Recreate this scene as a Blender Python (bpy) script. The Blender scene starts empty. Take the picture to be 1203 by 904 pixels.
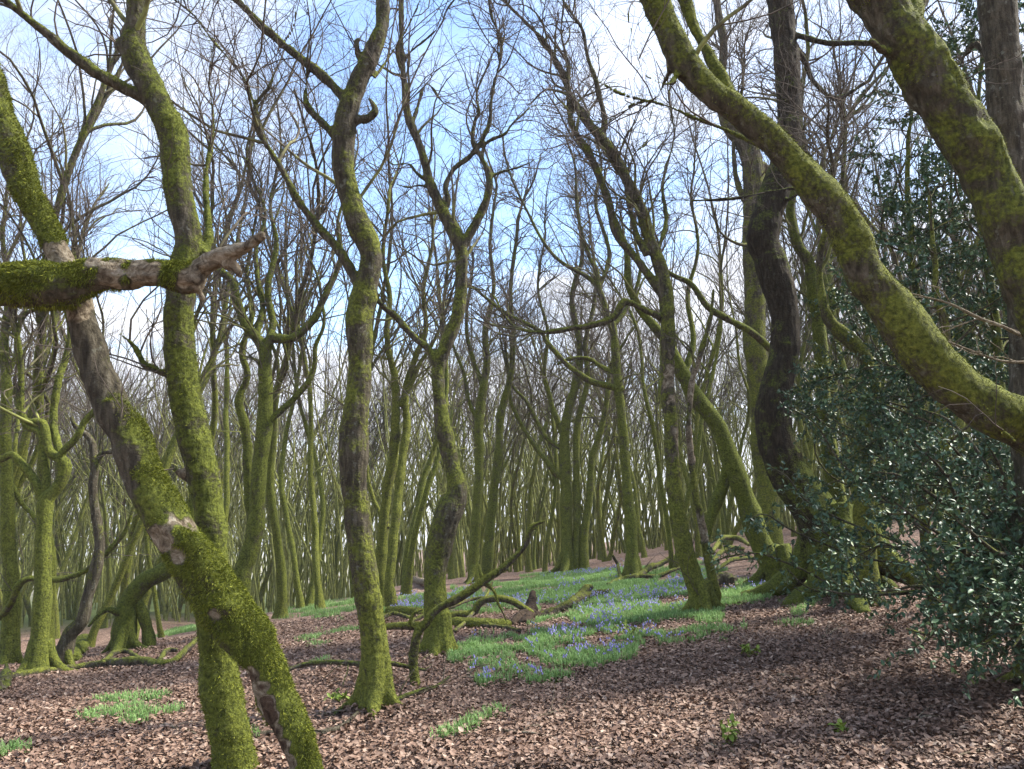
import bpy, math
import numpy as np
from mathutils import Vector

rng = np.random.default_rng(11)
SC = bpy.context.scene
COL = SC.collection
R = math.radians

# ------------------------------------------------------------------ camera model
W0, H0, F0 = 1203.0, 904.0, 944.0
HORIZON = 590.0
EYE = np.array([0.0, 0.0, 1.6])
PITCH = math.atan((HORIZON - H0 / 2) / F0)
CP, SP = math.cos(PITCH), math.sin(PITCH)


def at(px, py, Y):
    """world point seen at photo pixel (px,py) at forward distance Y"""
    u = (px - W0 / 2) / F0
    v = (H0 / 2 - py) / F0
    t = Y / (CP - v * SP)
    return np.array([u * t, Y, EYE[2] + t * (SP + v * CP)])


def depth(p):
    p = np.asarray(p)
    return p[..., 1] * CP + (p[..., 2] - EYE[2]) * SP


def project(p):
    p = np.asarray(p, float)
    d = depth(p)
    h = -p[..., 1] * SP + (p[..., 2] - EYE[2]) * CP
    return W0 / 2 + F0 * p[..., 0] / d, H0 / 2 - F0 * h / d


# ------------------------------------------------------------------ noise
def _hash(ix, iy, iz, seed):
    n = (ix * 374761393 + iy * 668265263 + iz * 2147483647 + seed * 1274126177) & 0xFFFFFFFF
    n = ((n ^ (n >> 13)) * 1103515245) & 0xFFFFFFFF
    n = ((n ^ (n >> 16)) * 2654435761) & 0xFFFFFFFF
    return (n & 0xFFFFFF) / float(0xFFFFFF)


def vnoise(p, freq=1.0, seed=0):
    """value noise in -1..1"""
    p = np.asarray(p, float) * freq
    if p.shape[-1] == 2:
        p = np.concatenate([p, np.zeros(p.shape[:-1] + (1,))], -1)
    i = np.floor(p).astype(np.int64)
    f = p - i
    f = f * f * (3 - 2 * f)
    x, y, z = i[..., 0], i[..., 1], i[..., 2]
    fx, fy, fz = f[..., 0], f[..., 1], f[..., 2]
    r = 0
    for dx in (0, 1):
        for dy in (0, 1):
            for dz in (0, 1):
                w = (fx if dx else 1 - fx) * (fy if dy else 1 - fy) * (fz if dz else 1 - fz)
                r = r + w * _hash(x + dx, y + dy, z + dz, seed)
    return r * 2 - 1


def fbm(p, freq, seed=0, octv=3):
    a, s = 1.0, 0.0
    for k in range(octv):
        s = s + a * vnoise(p, freq * 2 ** k, seed + k * 17)
        a *= 0.5
    return s


def unit(v):
    return v / np.maximum(np.linalg.norm(v, axis=-1, keepdims=True), 1e-9)


def sstep(a, b, x):
    t = np.clip((x - a) / (b - a), 0, 1)
    return t * t * (3 - 2 * t)


# ------------------------------------------------------------------ terrain
KU = [-.9, -.5, -.37, -.2, -.11, .05, .19, .45, .9]
KV = [.0040, .0037, .0030, .0020, .0014, .0010, .0007, .0003, .0003]


def terrain(x, y):
    x = np.asarray(x, float)
    y = np.asarray(y, float)
    d = np.hypot(x, y)
    k = np.interp(x / np.maximum(y, 3.0), KU, KV)
    d0 = 0.1 / k
    a = np.minimum(d0, 45.0)
    f = k * np.minimum(d, a) ** 2 + .2 * np.clip(np.minimum(d, 29) - d0, 0, None) + .05 * np.clip(d - np.maximum(29, a), 0, 355)
    f = np.where(y < 0, np.minimum(f, 2.0), f)
    rise = .09 * np.log1p(np.exp(np.clip((x - .8) * 2.0, -30, 30))) / 2.0
    rise = np.minimum(rise, 2.5)
    q = np.stack([x, y], -1)
    b = .035 * vnoise(q, .7, 3) + .018 * vnoise(q, 2.1, 5)
    return rise - f + b * np.clip(1.5 - d / 60, 0, 1)


def ground(px, py, tmax=150):
    """first ground point along the ray of a photo pixel"""
    a = at(px, py, 1.0) - EYE
    ts = np.geomspace(2.5, tmax, 1500)
    P = EYE + ts[:, None] * a
    dz = P[:, 2] - terrain(P[:, 0], P[:, 1])
    i = np.argmax(dz < 0) if (dz < 0).any() else len(ts) - 1
    return P[i]


# ------------------------------------------------------------------ mesh building
class Acc:
    """collects vertices, faces and float attributes for ONE mesh"""

    def __init__(self):
        self.v, self.q, self.t, self.n, self.at = [], [], [], 0, {}

    def add(self, v, quads=None, tris=None, **attrs):
        v = np.asarray(v, float).reshape(-1, 3)
        self.v.append(v)
        if quads is not None and len(quads):
            self.q.append(np.asarray(quads) + self.n)
        if tris is not None and len(tris):
            self.t.append(np.asarray(tris) + self.n)
        for k, a in attrs.items():
            self.at.setdefault(k, []).append((self.n, np.broadcast_to(np.asarray(a, float), (len(v),))))
        self.n += len(v)

    def mesh(self, name, mats, base=(0, 0, 0), smooth=True):
        me = bpy.data.meshes.new(name)
        v = (np.concatenate(self.v) if self.v else np.zeros((0, 3))) - np.asarray(base)
        q = np.concatenate(self.q) if self.q else np.zeros((0, 4), int)
        t = np.concatenate(self.t) if self.t else np.zeros((0, 3), int)
        me.vertices.add(len(v))
        me.vertices.foreach_set('co', v.astype(np.float32).ravel())
        me.loops.add(q.size + t.size)
        me.loops.foreach_set('vertex_index', np.concatenate([q.ravel(), t.ravel()]).astype(np.int32))
        me.polygons.add(len(q) + len(t))
        st = np.concatenate([np.arange(len(q)) * 4, q.size + np.arange(len(t)) * 3])
        me.polygons.foreach_set('loop_start', st.astype(np.int32))
        me.polygons.foreach_set('use_smooth', np.full(len(q) + len(t), smooth))
        for k, parts in self.at.items():
            a = np.zeros(len(v), np.float32)
            for o, x in parts:
                a[o:o + len(x)] = x
            me.attributes.new(k, 'FLOAT', 'POINT').data.foreach_set('value', a)
        me.update(calc_edges=True)
        for m in (mats if isinstance(mats, (list, tuple)) else [mats]):
            me.materials.append(m)
        return me


def link(name, me, parent=None, loc=None):
    o = bpy.data.objects.new(name, me)
    COL.objects.link(o)
    if parent is not None:
        o.parent = parent
    if loc is not None:
        o.location = [float(c) for c in loc]
    return o


def tag(o, label, cat, group=None, kind=None):
    if label:
        o['label'] = label
    if cat:
        o['category'] = cat
    if group:
        o['group'] = group
    if kind:
        o['kind'] = kind
    return o


def empty(name, loc, label, cat, group=None):
    return tag(link(name, None, None, loc), label, cat, group)


def catmull(P, step):
    """resample a control polyline (n,k), first three columns xyz, by a centripetal-ish Catmull-Rom"""
    P = np.asarray(P, float)
    if len(P) < 3:
        n = max(3, int(np.linalg.norm(P[-1, :3] - P[0, :3]) / step) + 1)
        s = np.linspace(0, 1, n)[:, None]
        return P[0] * (1 - s) + P[-1] * s
    Q = np.vstack([2 * P[0] - P[1], P, 2 * P[-1] - P[-2]])
    Q[0, 3:] = P[0, 3:]
    Q[-1, 3:] = P[-1, 3:]
    out = []
    for i in range(1, len(Q) - 2):
        p0, p1, p2, p3 = Q[i - 1:i + 3]
        n = max(2, int(np.linalg.norm(p2[:3] - p1[:3]) / step) + 1)
        s = np.linspace(0, 1, n, endpoint=False)[:, None]
        m1, m2 = (p2 - p0) / 2, (p3 - p1) / 2
        out.append((2 * s ** 3 - 3 * s ** 2 + 1) * p1 + (s ** 3 - 2 * s ** 2 + s) * m1
                   + (-2 * s ** 3 + 3 * s ** 2) * p2 + (s ** 3 - s ** 2) * m2)
    out.append(Q[-2][None])
    r = np.vstack(out)
    r[:, 3:] = np.maximum(r[:, 3:], P[:, 3:].min(0))
    return r


def resample(P, n):
    P = np.asarray(P, float)
    d = np.concatenate([[0], np.cumsum(np.linalg.norm(np.diff(P[:, :3], axis=0), axis=1))])
    s = np.linspace(0, d[-1], n)
    return np.stack([np.interp(s, d, P[:, c]) for c in range(P.shape[1])], 1), d[-1]


def tube(acc, P, sides=12, rough=0.0, cap=True, seed=0, **attrs):
    """one swept tube with parallel-transport frames; P rows are x,y,z,r"""
    c, r = P[:, :3], P[:, 3]
    T = unit(np.gradient(c, axis=0))
    ref = np.array([1.0, 0, 0]) if abs(T[0, 0]) < .8 else np.array([0, 1.0, 0])
    n = unit(ref - T[0] * ref.dot(T[0]))
    N = [n]
    for i in range(1, len(T)):
        n = N[-1] - T[i] * N[-1].dot(T[i])
        N.append(n / np.linalg.norm(n))
    N = np.array(N)
    B = np.cross(T, N)
    a = np.arange(sides) * 2 * math.pi / sides
    dirs = N[:, None] * np.cos(a)[None, :, None] + B[:, None] * np.sin(a)[None, :, None]
    V = c[:, None] + dirs * r[:, None, None]
    if rough:
        V = V + dirs * (r[:, None] * rough * fbm(V, .55 / max(r.max(), .01), seed, 3))[..., None]
    m = len(P)
    i, j = np.meshgrid(np.arange(m - 1), np.arange(sides), indexing='ij')
    jj = (j + 1) % sides
    q = np.stack([i * sides + j, i * sides + jj, (i + 1) * sides + jj, (i + 1) * sides + j], -1).reshape(-1, 4)
    V = V.reshape(-1, 3)
    tr = None
    at_ = {k: np.repeat(np.asarray(v, float), sides) if np.ndim(v) else v for k, v in attrs.items()}
    if cap:
        V = np.vstack([V, c[0] - T[0] * r[0] * .3, c[-1] + T[-1] * r[-1] * .5])
        k = np.arange(sides)
        tr = np.vstack([np.stack([(k + 1) % sides, k, np.full(sides, m * sides)], -1),
                        np.stack([(m - 1) * sides + k, (m - 1) * sides + (k + 1) % sides, np.full(sides, m * sides + 1)], -1)])
        at_ = {k: np.concatenate([v, [v[0], v[-1]]]) if np.ndim(v) else v for k, v in at_.items()}
    acc.add(V, q, tr, **at_)


def tubes(acc, P, Rd, sides, **attrs):
    """many tubes at once: P (N,m,3), Rd (N,m)"""
    if len(P) == 0:
        return
    T = unit(np.gradient(P, axis=1))
    ax = unit(P[:, -1] - P[:, 0])
    ref = np.where(np.abs(ax[:, 2:3]) < .8, np.array([[0, 0, 1.0]]), np.array([[1.0, 0, 0]]))
    n1 = unit(ref[:, None] - T * (ref[:, None] * T).sum(-1, keepdims=True))
    n2 = np.cross(T, n1)
    a = np.arange(sides) * 2 * math.pi / sides
    V = P[:, :, None] + (n1[:, :, None] * np.cos(a)[:, None] + n2[:, :, None] * np.sin(a)[:, None]) * Rd[:, :, None, None]
    N, m = Rd.shape
    b, i, j = np.meshgrid(np.arange(N), np.arange(m - 1), np.arange(sides), indexing='ij')
    jj = (j + 1) % sides
    o = b * m * sides
    q = np.stack([o + i * sides + j, o + i * sides + jj, o + (i + 1) * sides + jj, o + (i + 1) * sides + j], -1).reshape(-1, 4)
    at_ = {k: np.repeat(np.asarray(v, float).reshape(-1), sides) if np.ndim(v) else v for k, v in attrs.items()}
    acc.add(V, q, **at_)


def march(P0, D0, L, R0, n, wig, trop, tend=.35, gen=None):
    """grow N branches at once"""
    g = gen or rng
    N = len(P0)
    P, D = [P0], unit(D0)
    w = g.normal(size=(N, 3)) * wig
    for k in range(n):
        w = w * .55 + g.normal(size=(N, 3)) * wig
        D = unit(D + w + np.array([0, 0, trop]))
        P.append(P[-1] + D * (L / n)[:, None])
    s = np.linspace(0, 1, n + 1)
    return np.stack(P, 1), R0[:, None] * (1 - (1 - tend) * s)[None]


def spawn(P, Rd, LEN, count, smin, smax, ang, lens, rr, rcap, n, wig, trop, tend=.35, up=0.0, gen=None, rmin=.0012, weight=None):
    """children on parents P (N,m,3)"""
    g = gen or rng
    N, m = Rd.shape
    w = np.asarray(LEN, float) if weight is None else np.asarray(weight, float)
    b = g.choice(N, count, p=w / w.sum())
    s = g.uniform(smin, smax, count)
    f = s * (m - 1)
    i = np.minimum(f.astype(int), m - 2)
    f = (f - i)[:, None]
    p = P[b, i] * (1 - f) + P[b, i + 1] * f
    t = unit(P[b, i + 1] - P[b, i])
    r = Rd[b, i] * (1 - f[:, 0]) + Rd[b, i + 1] * f[:, 0]
    rnd = g.normal(size=(count, 3))
    rnd[:, 2] += up
    side = unit(rnd - t * (rnd * t).sum(-1, keepdims=True))
    a = np.radians(g.uniform(ang[0], ang[1], count))[:, None]
    d = t * np.cos(a) + side * np.sin(a)
    L = g.uniform(lens[0], lens[1], count) * (1.15 - .55 * s)
    r = np.clip(np.minimum(r * rr, rcap), rmin, None) * g.uniform(.75, 1.1, count)
    Q, q = march(p, d, L, r, n, wig, trop, tend, g)
    return Q, q, L


# ------------------------------------------------------------------ materials
def mat(name):
    m = bpy.data.materials.new(name)
    m.use_nodes = True
    nt = m.node_tree
    for n in list(nt.nodes):
        nt.nodes.remove(n)
    out = nt.nodes.new('ShaderNodeOutputMaterial')
    b = nt.nodes.new('ShaderNodeBsdfPrincipled')
    nt.links.new(b.outputs[0], out.inputs[0])
    return m, nt, b


class NT:
    def __init__(s, nt):
        s.nt = nt

    def n(s, t, **k):
        x = s.nt.nodes.new(t)
        for a, v in k.items():
            setattr(x, a, v)
        return x

    def put(s, sock, v):
        if hasattr(v, 'node'):
            s.nt.links.new(v, sock)
        else:
            sock.default_value = v

    def noise(s, vec, scale, detail=4, rough=.55, dist=0.0):
        x = s.n('ShaderNodeTexNoise')
        s.put(x.inputs['Vector'], vec)
        x.inputs['Scale'].default_value = scale
        x.inputs['Detail'].default_value = detail
        x.inputs['Roughness'].default_value = rough
        x.inputs['Distortion'].default_value = dist
        return x.outputs['Fac']

    def math(s, op, a, b=0.0, c=0.0):
        x = s.n('ShaderNodeMath', operation=op)
        s.put(x.inputs[0], a)
        s.put(x.inputs[1], b)
        s.put(x.inputs[2], c)
        return x.outputs[0]

    def smooth(s, x, a, b):
        y = s.n('ShaderNodeMapRange', interpolation_type='SMOOTHSTEP')
        s.put(y.inputs['Value'], x)
        y.inputs['From Min'].default_value = a
        y.inputs['From Max'].default_value = b
        return y.outputs[0]

    def ramp(s, fac, stops):
        x = s.n('ShaderNodeValToRGB')
        e = x.color_ramp.elements
        while len(e) < len(stops):
            e.new(.5)
        for el, (p, c) in zip(e, stops):
            el.position = p
            el.color = (*c, 1)
        s.put(x.inputs[0], fac)
        return x.outputs[0]

    def mix(s, fac, a, b, mode='MIX'):
        x = s.n('ShaderNodeMix', data_type='RGBA', blend_type=mode)
        s.put(x.inputs[0], fac)
        s.put(x.inputs[6], a if hasattr(a, 'node') else (*a, 1))
        s.put(x.inputs[7], b if hasattr(b, 'node') else (*b, 1))
        return x.outputs[2]

    def attr(s, name):
        return s.n('ShaderNodeAttribute', attribute_name=name).outputs['Fac']

    def mapping(s, vec, scale):
        x = s.n('ShaderNodeMapping')
        s.put(x.inputs[0], vec)
        x.inputs['Scale'].default_value = scale
        return x.outputs[0]

    def bump(s, h, strength, dist):
        x = s.n('ShaderNodeBump')
        x.inputs['Strength'].default_value = strength
        x.inputs['Distance'].default_value = dist
        s.put(x.inputs['Height'], h)
        return x.outputs[0]


def bark_material(name, fine=1.0, bias=0.0, dark=1.0):
    m, nt, b = mat(name)
    N = NT(nt)
    co = N.n('ShaderNodeTexCoord').outputs['Object']
    geo = N.n('ShaderNodeNewGeometry')
    up = N.n('ShaderNodeSeparateXYZ')
    nt.links.new(geo.outputs['Normal'], up.inputs[0])
    oi = N.n('ShaderNodeObjectInfo').outputs['Random']
    n1 = N.noise(co, 4.5, 5, .6, .3)
    n2 = N.noise(co, 38 * fine, 6, .68)
    n3 = N.noise(co, 11, 4, .6)
    ridge = N.noise(N.mapping(co, (26 * fine, 26 * fine, 5 * fine)), 1.0, 5, .65, .4)
    moss, dead = N.attr('moss'), N.attr('dead')
    bark = N.ramp(ridge, [(.25, (.017, .014, .010)), (.46, (.058, .049, .033)), (.62, (.112, .097, .068)), (.8, (.19, .17, .13))])
    if dark < 1:
        bark = N.mix(1.0, bark, (dark, dark * .9, dark * .85), 'MULTIPLY')
    lich = N.smooth(N.noise(co, 17, 3, .6), .6, .68)
    lich = N.math('MULTIPLY', lich, .5 if dark == 1 else .1)
    bark = N.mix(lich, bark, (.21, .215, .17))
    mosscol = N.ramp(N.math('ADD', N.math('MULTIPLY', n2, .75), N.math('MULTIPLY', n3, .25)),
                     [(.3, (.020, .025, .007)), (.42, (.070, .084, .018)), (.55, (.152, .174, .032)), (.75, (.29, .32, .065))])
    olive = N.mix(oi, (.62, .66, .5), (1.08, 1.0, .95))
    mosscol = N.mix(.7, mosscol, N.mix(1.0, mosscol, olive, 'MULTIPLY'))
    k = N.math('ADD', N.math('MULTIPLY', moss, .95), N.math('MULTIPLY', N.math('SUBTRACT', n1, .5), 2.1))
    k = N.math('ADD', k, N.math('MULTIPLY', up.outputs[2], .5))  # moss favours tops; the heavy weight also paints shade into bare dark undersides
    k = N.math('ADD', k, N.math('MULTIPLY', N.math('SUBTRACT', n2, .5), 1.0))
    k = N.math('SUBTRACT', k, N.math('MULTIPLY', dead, 1.3))
    mk = N.smooth(k, .30 - bias, .80 - bias)
    deadcol = N.ramp(N.noise(N.mapping(co, (14, 14, 14)), 1.0, 6, .7, 1.2), [(.28, (.03, .021, .014)), (.42, (.12, .092, .060)), (.55, (.255, .21, .145)), (.72, (.45, .41, .32))])
    deadcol = N.mix(N.smooth(dead, 1.05, 1.5), deadcol, N.mix(1.0, deadcol, (.34, .26, .24), 'MULTIPLY'))
    bark = N.mix(N.smooth(dead, .2, .6), bark, deadcol)
    col = N.mix(mk, bark, mosscol)
    nt.links.new(col, b.inputs['Base Color'])
    b.inputs['Roughness'].default_value = .93
    b.inputs['Specular IOR Level'].default_value = .18
    h = N.math('ADD', N.math('MULTIPLY', ridge, .6), N.math('MULTIPLY', n2, .8))
    h = N.math('ADD', h, N.math('MULTIPLY', mk, .25))
    nt.links.new(N.bump(h, 1.0, .035), b.inputs['Normal'])
    return m


def simple(name, stops, scale=8, rough=.9, spec=.2, attr=None, bump=0.0):
    m, nt, b = mat(name)
    N = NT(nt)
    co = N.n('ShaderNodeTexCoord').outputs['Object']
    f = N.noise(co, scale, 5, .6)
    if attr:
        f = N.math('ADD', N.math('MULTIPLY', N.attr(attr), .8), N.math('MULTIPLY', N.math('SUBTRACT', f, .4), .45))
    nt.links.new(N.ramp(f, stops), b.inputs['Base Color'])
    b.inputs['Roughness'].default_value = rough
    b.inputs['Specular IOR Level'].default_value = spec
    if bump:
        nt.links.new(N.bump(N.noise(co, scale * 4, 5, .65), .7, bump), b.inputs['Normal'])
    return m


M_BARK = bark_material('mossy_bark')
M_BARKD = bark_material('dull_bark', bias=-.12)
M_BARKK = bark_material('dark_bark', bias=-.05, dark=.45)
M_TUFT = simple('moss_tufts', [(.1, (.05, .06, .010)), (.4, (.13, .15, .02)), (.7, (.23, .25, .035)), (1, (.38, .39, .07))], 6, .95, .1, 'rnd')


def twig_material():
    m, nt, b = mat('twig_bark')
    N = NT(nt)
    moss = N.attr('moss')
    co = N.n('ShaderNodeTexCoord').outputs['Object']
    n = N.noise(co, 9, 3)
    bare = N.ramp(n, [(.3, (.05, .04, .033)), (.7, (.13, .106, .086))])
    gr = N.ramp(n, [(.3, (.10, .108, .032)), (.7, (.26, .28, .08))])
    k = N.smooth(N.math('ADD', moss, N.math('MULTIPLY', N.math('SUBTRACT', n, .5), .6)), .08, .6)
    nt.links.new(N.mix(k, bare, gr), b.inputs['Base Color'])
    b.inputs['Roughness'].default_value = .9
    b.inputs['Specular IOR Level'].default_value = .15
    return m


M_TWIG = twig_material()


# ------------------------------------------------------------------ trees
def wob(P, amp, seed):
    """small sideways wander so traced stems are never smooth pipes"""
    c = P[:, :3]
    o = np.stack([fbm(c, 2.2, seed + k * 31, 2) for k in range(3)], -1)
    P = P.copy()
    P[:, :3] += o * amp * P[:, 3:4] * np.clip(1.35 - P[:, 3:4] * 9, .3, 1)
    P[:, 3] *= 1 + .07 * fbm(c, 3.0, seed + 7, 2) + .05 * fbm(c, 9.0, seed + 9, 2)
    return P


def stem3d(pts, Y, ground_end=False):
    """pixel rows (px,py,width[,dY]) -> world rows x,y,z,r"""
    out = []
    for p in pts:
        dy = p[3] if len(p) > 3 else 0.0
        q = at(p[0], p[1], Y + dy)
        out.append([*q, .5 * p[2] * depth(q) / F0])
    return np.array(out)


def remesh(acc, voxel, name):
    me = acc.mesh(name + '_raw', M_BARK)
    o = link(name + '_raw', me)
    mod = o.modifiers.new('r', 'REMESH')
    mod.mode = 'VOXEL'
    mod.voxel_size = voxel
    sm = o.modifiers.new('s', 'SMOOTH')
    sm.iterations = 4
    sm.factor = .5
    dg = bpy.context.evaluated_depsgraph_get()
    new = bpy.data.meshes.new_from_object(o.evaluated_get(dg))
    bpy.data.objects.remove(o)
    bpy.data.meshes.remove(me)
    n = len(new.vertices)
    v = np.empty(n * 3, np.float32)
    new.vertices.foreach_get('co', v)
    v = v.reshape(-1, 3).astype(float)
    nr = np.empty(n * 3, np.float32)
    new.vertices.foreach_get('normal', nr)
    nr = nr.reshape(-1, 3).astype(float)
    k = len(new.polygons)
    lt = np.empty(k, np.int32)
    new.polygons.foreach_get('loop_total', lt)
    li = np.empty(len(new.loops), np.int32)
    new.loops.foreach_get('vertex_index', li)
    if (lt == 4).all():
        q, t = li.reshape(-1, 4), None
    else:
        st = np.concatenate([[0], np.cumsum(lt)[:-1]])
        q = np.stack([li[st[lt == 4] + j] for j in range(4)], -1)
        t = np.stack([li[st[lt == 3] + j] for j in range(3)], -1)
    bpy.data.meshes.remove(new)
    return v, nr, q, t


def tufts(acc, v, nr, mask, count, ln, gen, hang=0.0):
    """short moss blades standing on a surface"""
    if mask.sum() <= 0:
        return
    count = int(count * 4)
    i = gen.choice(len(v), count, p=mask / mask.sum())
    p = v[i] + gen.normal(size=(count, 3)) * .005
    d = unit(nr[i] * .8 + gen.normal(size=(count, 3)) * .75 + np.array([0, 0, -hang]))
    L = gen.uniform(ln * .2, ln * .75, count)[:, None]
    s = unit(np.cross(d, gen.normal(size=(count, 3)))) * (.0018 + .0016 * gen.random((count, 1)))
    tip = p + d * L + np.array([0, 0, -1]) * L * .25
    V = np.stack([p - s - nr[i] * .004, p + s - nr[i] * .004, tip], 1).reshape(-1, 3)
    acc.add(V, None, np.arange(count * 3).reshape(-1, 3), rnd=np.repeat(np.clip(.45 + .25 * gen.normal(size=count), 0, 1), 3))


def moss_level(r, z, hi=10.0):
    return np.clip((r - .003) / .032, 0, 1) * np.clip(1.15 - z / hi * .75, .1, 1.0)


def crown_levels(acc, P, Rd, LEN, spec, gen, zbase):
    """adds branch levels to a crown mesh; spec = list of dicts for spawn + sides"""
    for s in spec:
        s = dict(s)
        sides = s.pop('sides')
        dens = s.pop('dens')
        cnt = max(1, int(dens * LEN.sum()))
        cnt = min(cnt, s.pop('cap', 6000))
        P2, R2, L2 = spawn(P, Rd, LEN, cnt, gen=gen, **s)
        tubes(acc, P2, R2, sides, moss=moss_level(R2, P2[..., 2] - zbase) * .9)
        P, Rd, LEN = P2, R2, L2


LV_BRANCH = dict(dens=2.3, sides=4, smin=.25, smax=.98, ang=(28, 62), lens=(1.0, 2.3), rr=.55, rcap=.022, n=9, wig=.16, trop=.07, tend=.3, up=.5)
LV_SMALL = dict(dens=4.6, sides=3, smin=.15, smax=1.0, ang=(25, 60), lens=(.5, 1.25), rr=.6, rcap=.008, n=6, wig=.17, trop=.05, tend=.4, up=.4, rmin=.0024)
LV_TWIG = dict(dens=5.0, sides=3, smin=.1, smax=1.0, ang=(25, 60), lens=(.16, .45), rr=.65, rcap=.0034, n=3, wig=.18, trop=.03, tend=.6, up=.3, rmin=.0018)


def hero(name, label, stems, base=None, Y=None, voxel=None, disp=.012, roots=0, mossb=.8, dead=(), crown=None, tuft=0,
         tuft_len=.03, ext=(), seed=1, group=None, cat='tree', sides=12, material=None, barelow=(), rootr=1.0, wscale=1.0):
    """a tree traced stem by stem. The first stem is the trunk (listed from the ground up)."""
    gen = np.random.default_rng(seed * 101 + 5)
    if Y is None:
        Y = ground(*base)[1]
    S = []
    for k, st in enumerate(stems):
        P = stem3d(st, Y)
        P[:, 3] *= wscale
        if k == 0 and base is not False:
            gz = terrain(P[0, 0], P[0, 1])
            P[0, 2] = min(P[0, 2], gz + .02)
            low = P[0].copy()
            low[2] = gz - .25
            low[3] *= 1.12
            P = np.vstack([low, P])
        P = catmull(P, max(.02, P[:, 3].max() * .45))
        S.append(wob(P, .35, seed * 13 + k))
    b0 = S[0][0, :3].copy()
    b0[2] = terrain(b0[0], b0[1])
    0 and print('HERO', name, 'Y %.1f dia %.2f z %.2f' % (Y, 2 * S[0][len(S[0]) // 4, 3], b0[2]), 'base px', [round(float(c)) for c in project(b0)])
    # limbs carried on past the traced part until they taper out
    cw = crown.get('w', [1] * len(S)) if crown else [0] * len(S)
    for k in range(len(S)):
        P = S[k]
        if not (k in ext or cw[k] > .35) or P[-1, 3] < .004:
            continue
        d = unit(unit(P[-1, :3] - P[-4, :3])[None] + np.array([[0, 0, .3]]))
        le = gen.uniform(2.5, 4.0) if k in ext else np.clip(P[-1, 3] * 95, .5, 2.6)
        Q, q = march(P[-1:, :3], d, np.array([le]), P[-1:, 3], 14, .13, .08, .2, gen)
        S[k] = np.vstack([P, np.concatenate([Q[0, 1:], q[0, 1:, None]], 1)])
    acc = Acc()
    for k, P in enumerate(S):
        big = P[:, 3].max()
        tube(acc, P, sides if big > .04 else 8 if big > .015 else 6, 0 if voxel else .12, True, seed + k,
             moss=np.clip(moss_level(P[:, 3], P[:, 2] - b0[2]) * mossb + .1, 0, 1), dead=0)
    r0 = S[0][1, 3]
    for k in range(roots):
        a = k * 2 * math.pi / max(roots, 1) + gen.uniform(-.5, .5)
        dd = np.array([math.cos(a), math.sin(a), 0])
        L = r0 * gen.uniform(2.4, 3.6) * rootr
        pts = []
        for s, h in ((.25, 2.4), (.65, 1.05), (1.2, .35), (2.0, .02)):
            p = b0 + dd * r0 * s * (L / r0 / 2.4)
            pts.append([p[0], p[1], terrain(p[0], p[1]) + h * r0 - .02, r0 * (.5 - .17 * s)])
        P = catmull(np.array(pts), .03)
        tube(acc, P, 10, .1, True, seed + 40 + k, moss=.95, dead=0)
    root = empty(name, b0, label, cat, group)
    mt = material or M_BARK
    if voxel:
        v, nr, q, t = remesh(acc, voxel, name)
        z = v[:, 2] - b0[2]
        v = v + nr * (disp * (fbm(v, 5, seed, 3) * .9 + .35 * fbm(v * np.array([1, 1, .35]), 34, seed + 3, 2)))[:, None]
        ms = np.clip(mossb * (1.12 - z / 7 * .6) + .15 * nr[:, 2], 0, 1)
        dm = np.zeros(len(v))
        for (px, py, rad, amt) in dead:
            c = at(px, py, Y)
            rr_ = rad * depth(c) / F0
            dxy = v - c
            dxy[:, 1] *= .35
            dm = np.maximum(dm, amt * sstep(1.1, .55, np.linalg.norm(dxy, axis=1) / rr_ + .35 * fbm(v, 12, seed + 8, 2)))
        for (px, py, rad, amt) in barelow:
            c = at(px, py, Y)
            rr_ = rad * depth(c) / F0
            dxy = v - c
            dxy[:, 1] *= .35
            ms = ms - amt * sstep(1.2, .5, np.linalg.norm(dxy, axis=1) / rr_)
        ms = np.clip(ms, 0, 1) + .55 * np.exp(-np.clip(z, 0, None) / .45)
        A = Acc()
        A.add(v, q, t, moss=ms, dead=dm)
        link('trunk', A.mesh(name + '_trunk', mt, b0), root)
        if tuft:
            A = Acc()
            near = ms - dm * 1.5 + .45 * nr[:, 2] + .55 * fbm(v, 4.5, seed + 77, 2)
            tufts(A, v, nr, np.clip(near - .55, 0, 1), tuft, tuft_len, gen)
            link('moss', A.mesh(name + '_moss', M_TUFT, b0, smooth=False), root)
    else:
        link('trunk', acc.mesh(name + '_trunk', mt, b0), root)
    if crown is not None:
        rs = [resample(P, 24) for P in S]
        PP = np.stack([p[:, :3] for p, _ in rs])
        RR = np.stack([p[:, 3] for p, _ in rs])
        LL = np.array([l for _, l in rs])
        # only the upper / thinner part of a stem carries twigs
        w = LL * np.array([c for c in crown['w']]) if 'w' in crown else LL
        A = Acc()
        sc = crown.get('d', 1.0)
        spec = [dict(LV_BRANCH, dens=1.0, smin=crown.get('smin', .35)), LV_SMALL, LV_TWIG]
        n1 = max(3, int(1.3 * LV_BRANCH['dens'] * w.sum() * sc))
        b = dict(LV_BRANCH, smin=crown.get('smin', .35), weight=w)
        b.pop('dens'), b.pop('sides')
        if 'lens' in crown:
            b['lens'] = crown['lens']
        P2, R2, L2 = spawn(PP, RR, LL, n1, gen=gen, **b)
        keep = P2[:, 0, 2] > b0[2] + crown.get('zmin', 1.8)
        P2, R2, L2 = P2[keep], R2[keep], L2[keep]
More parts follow.
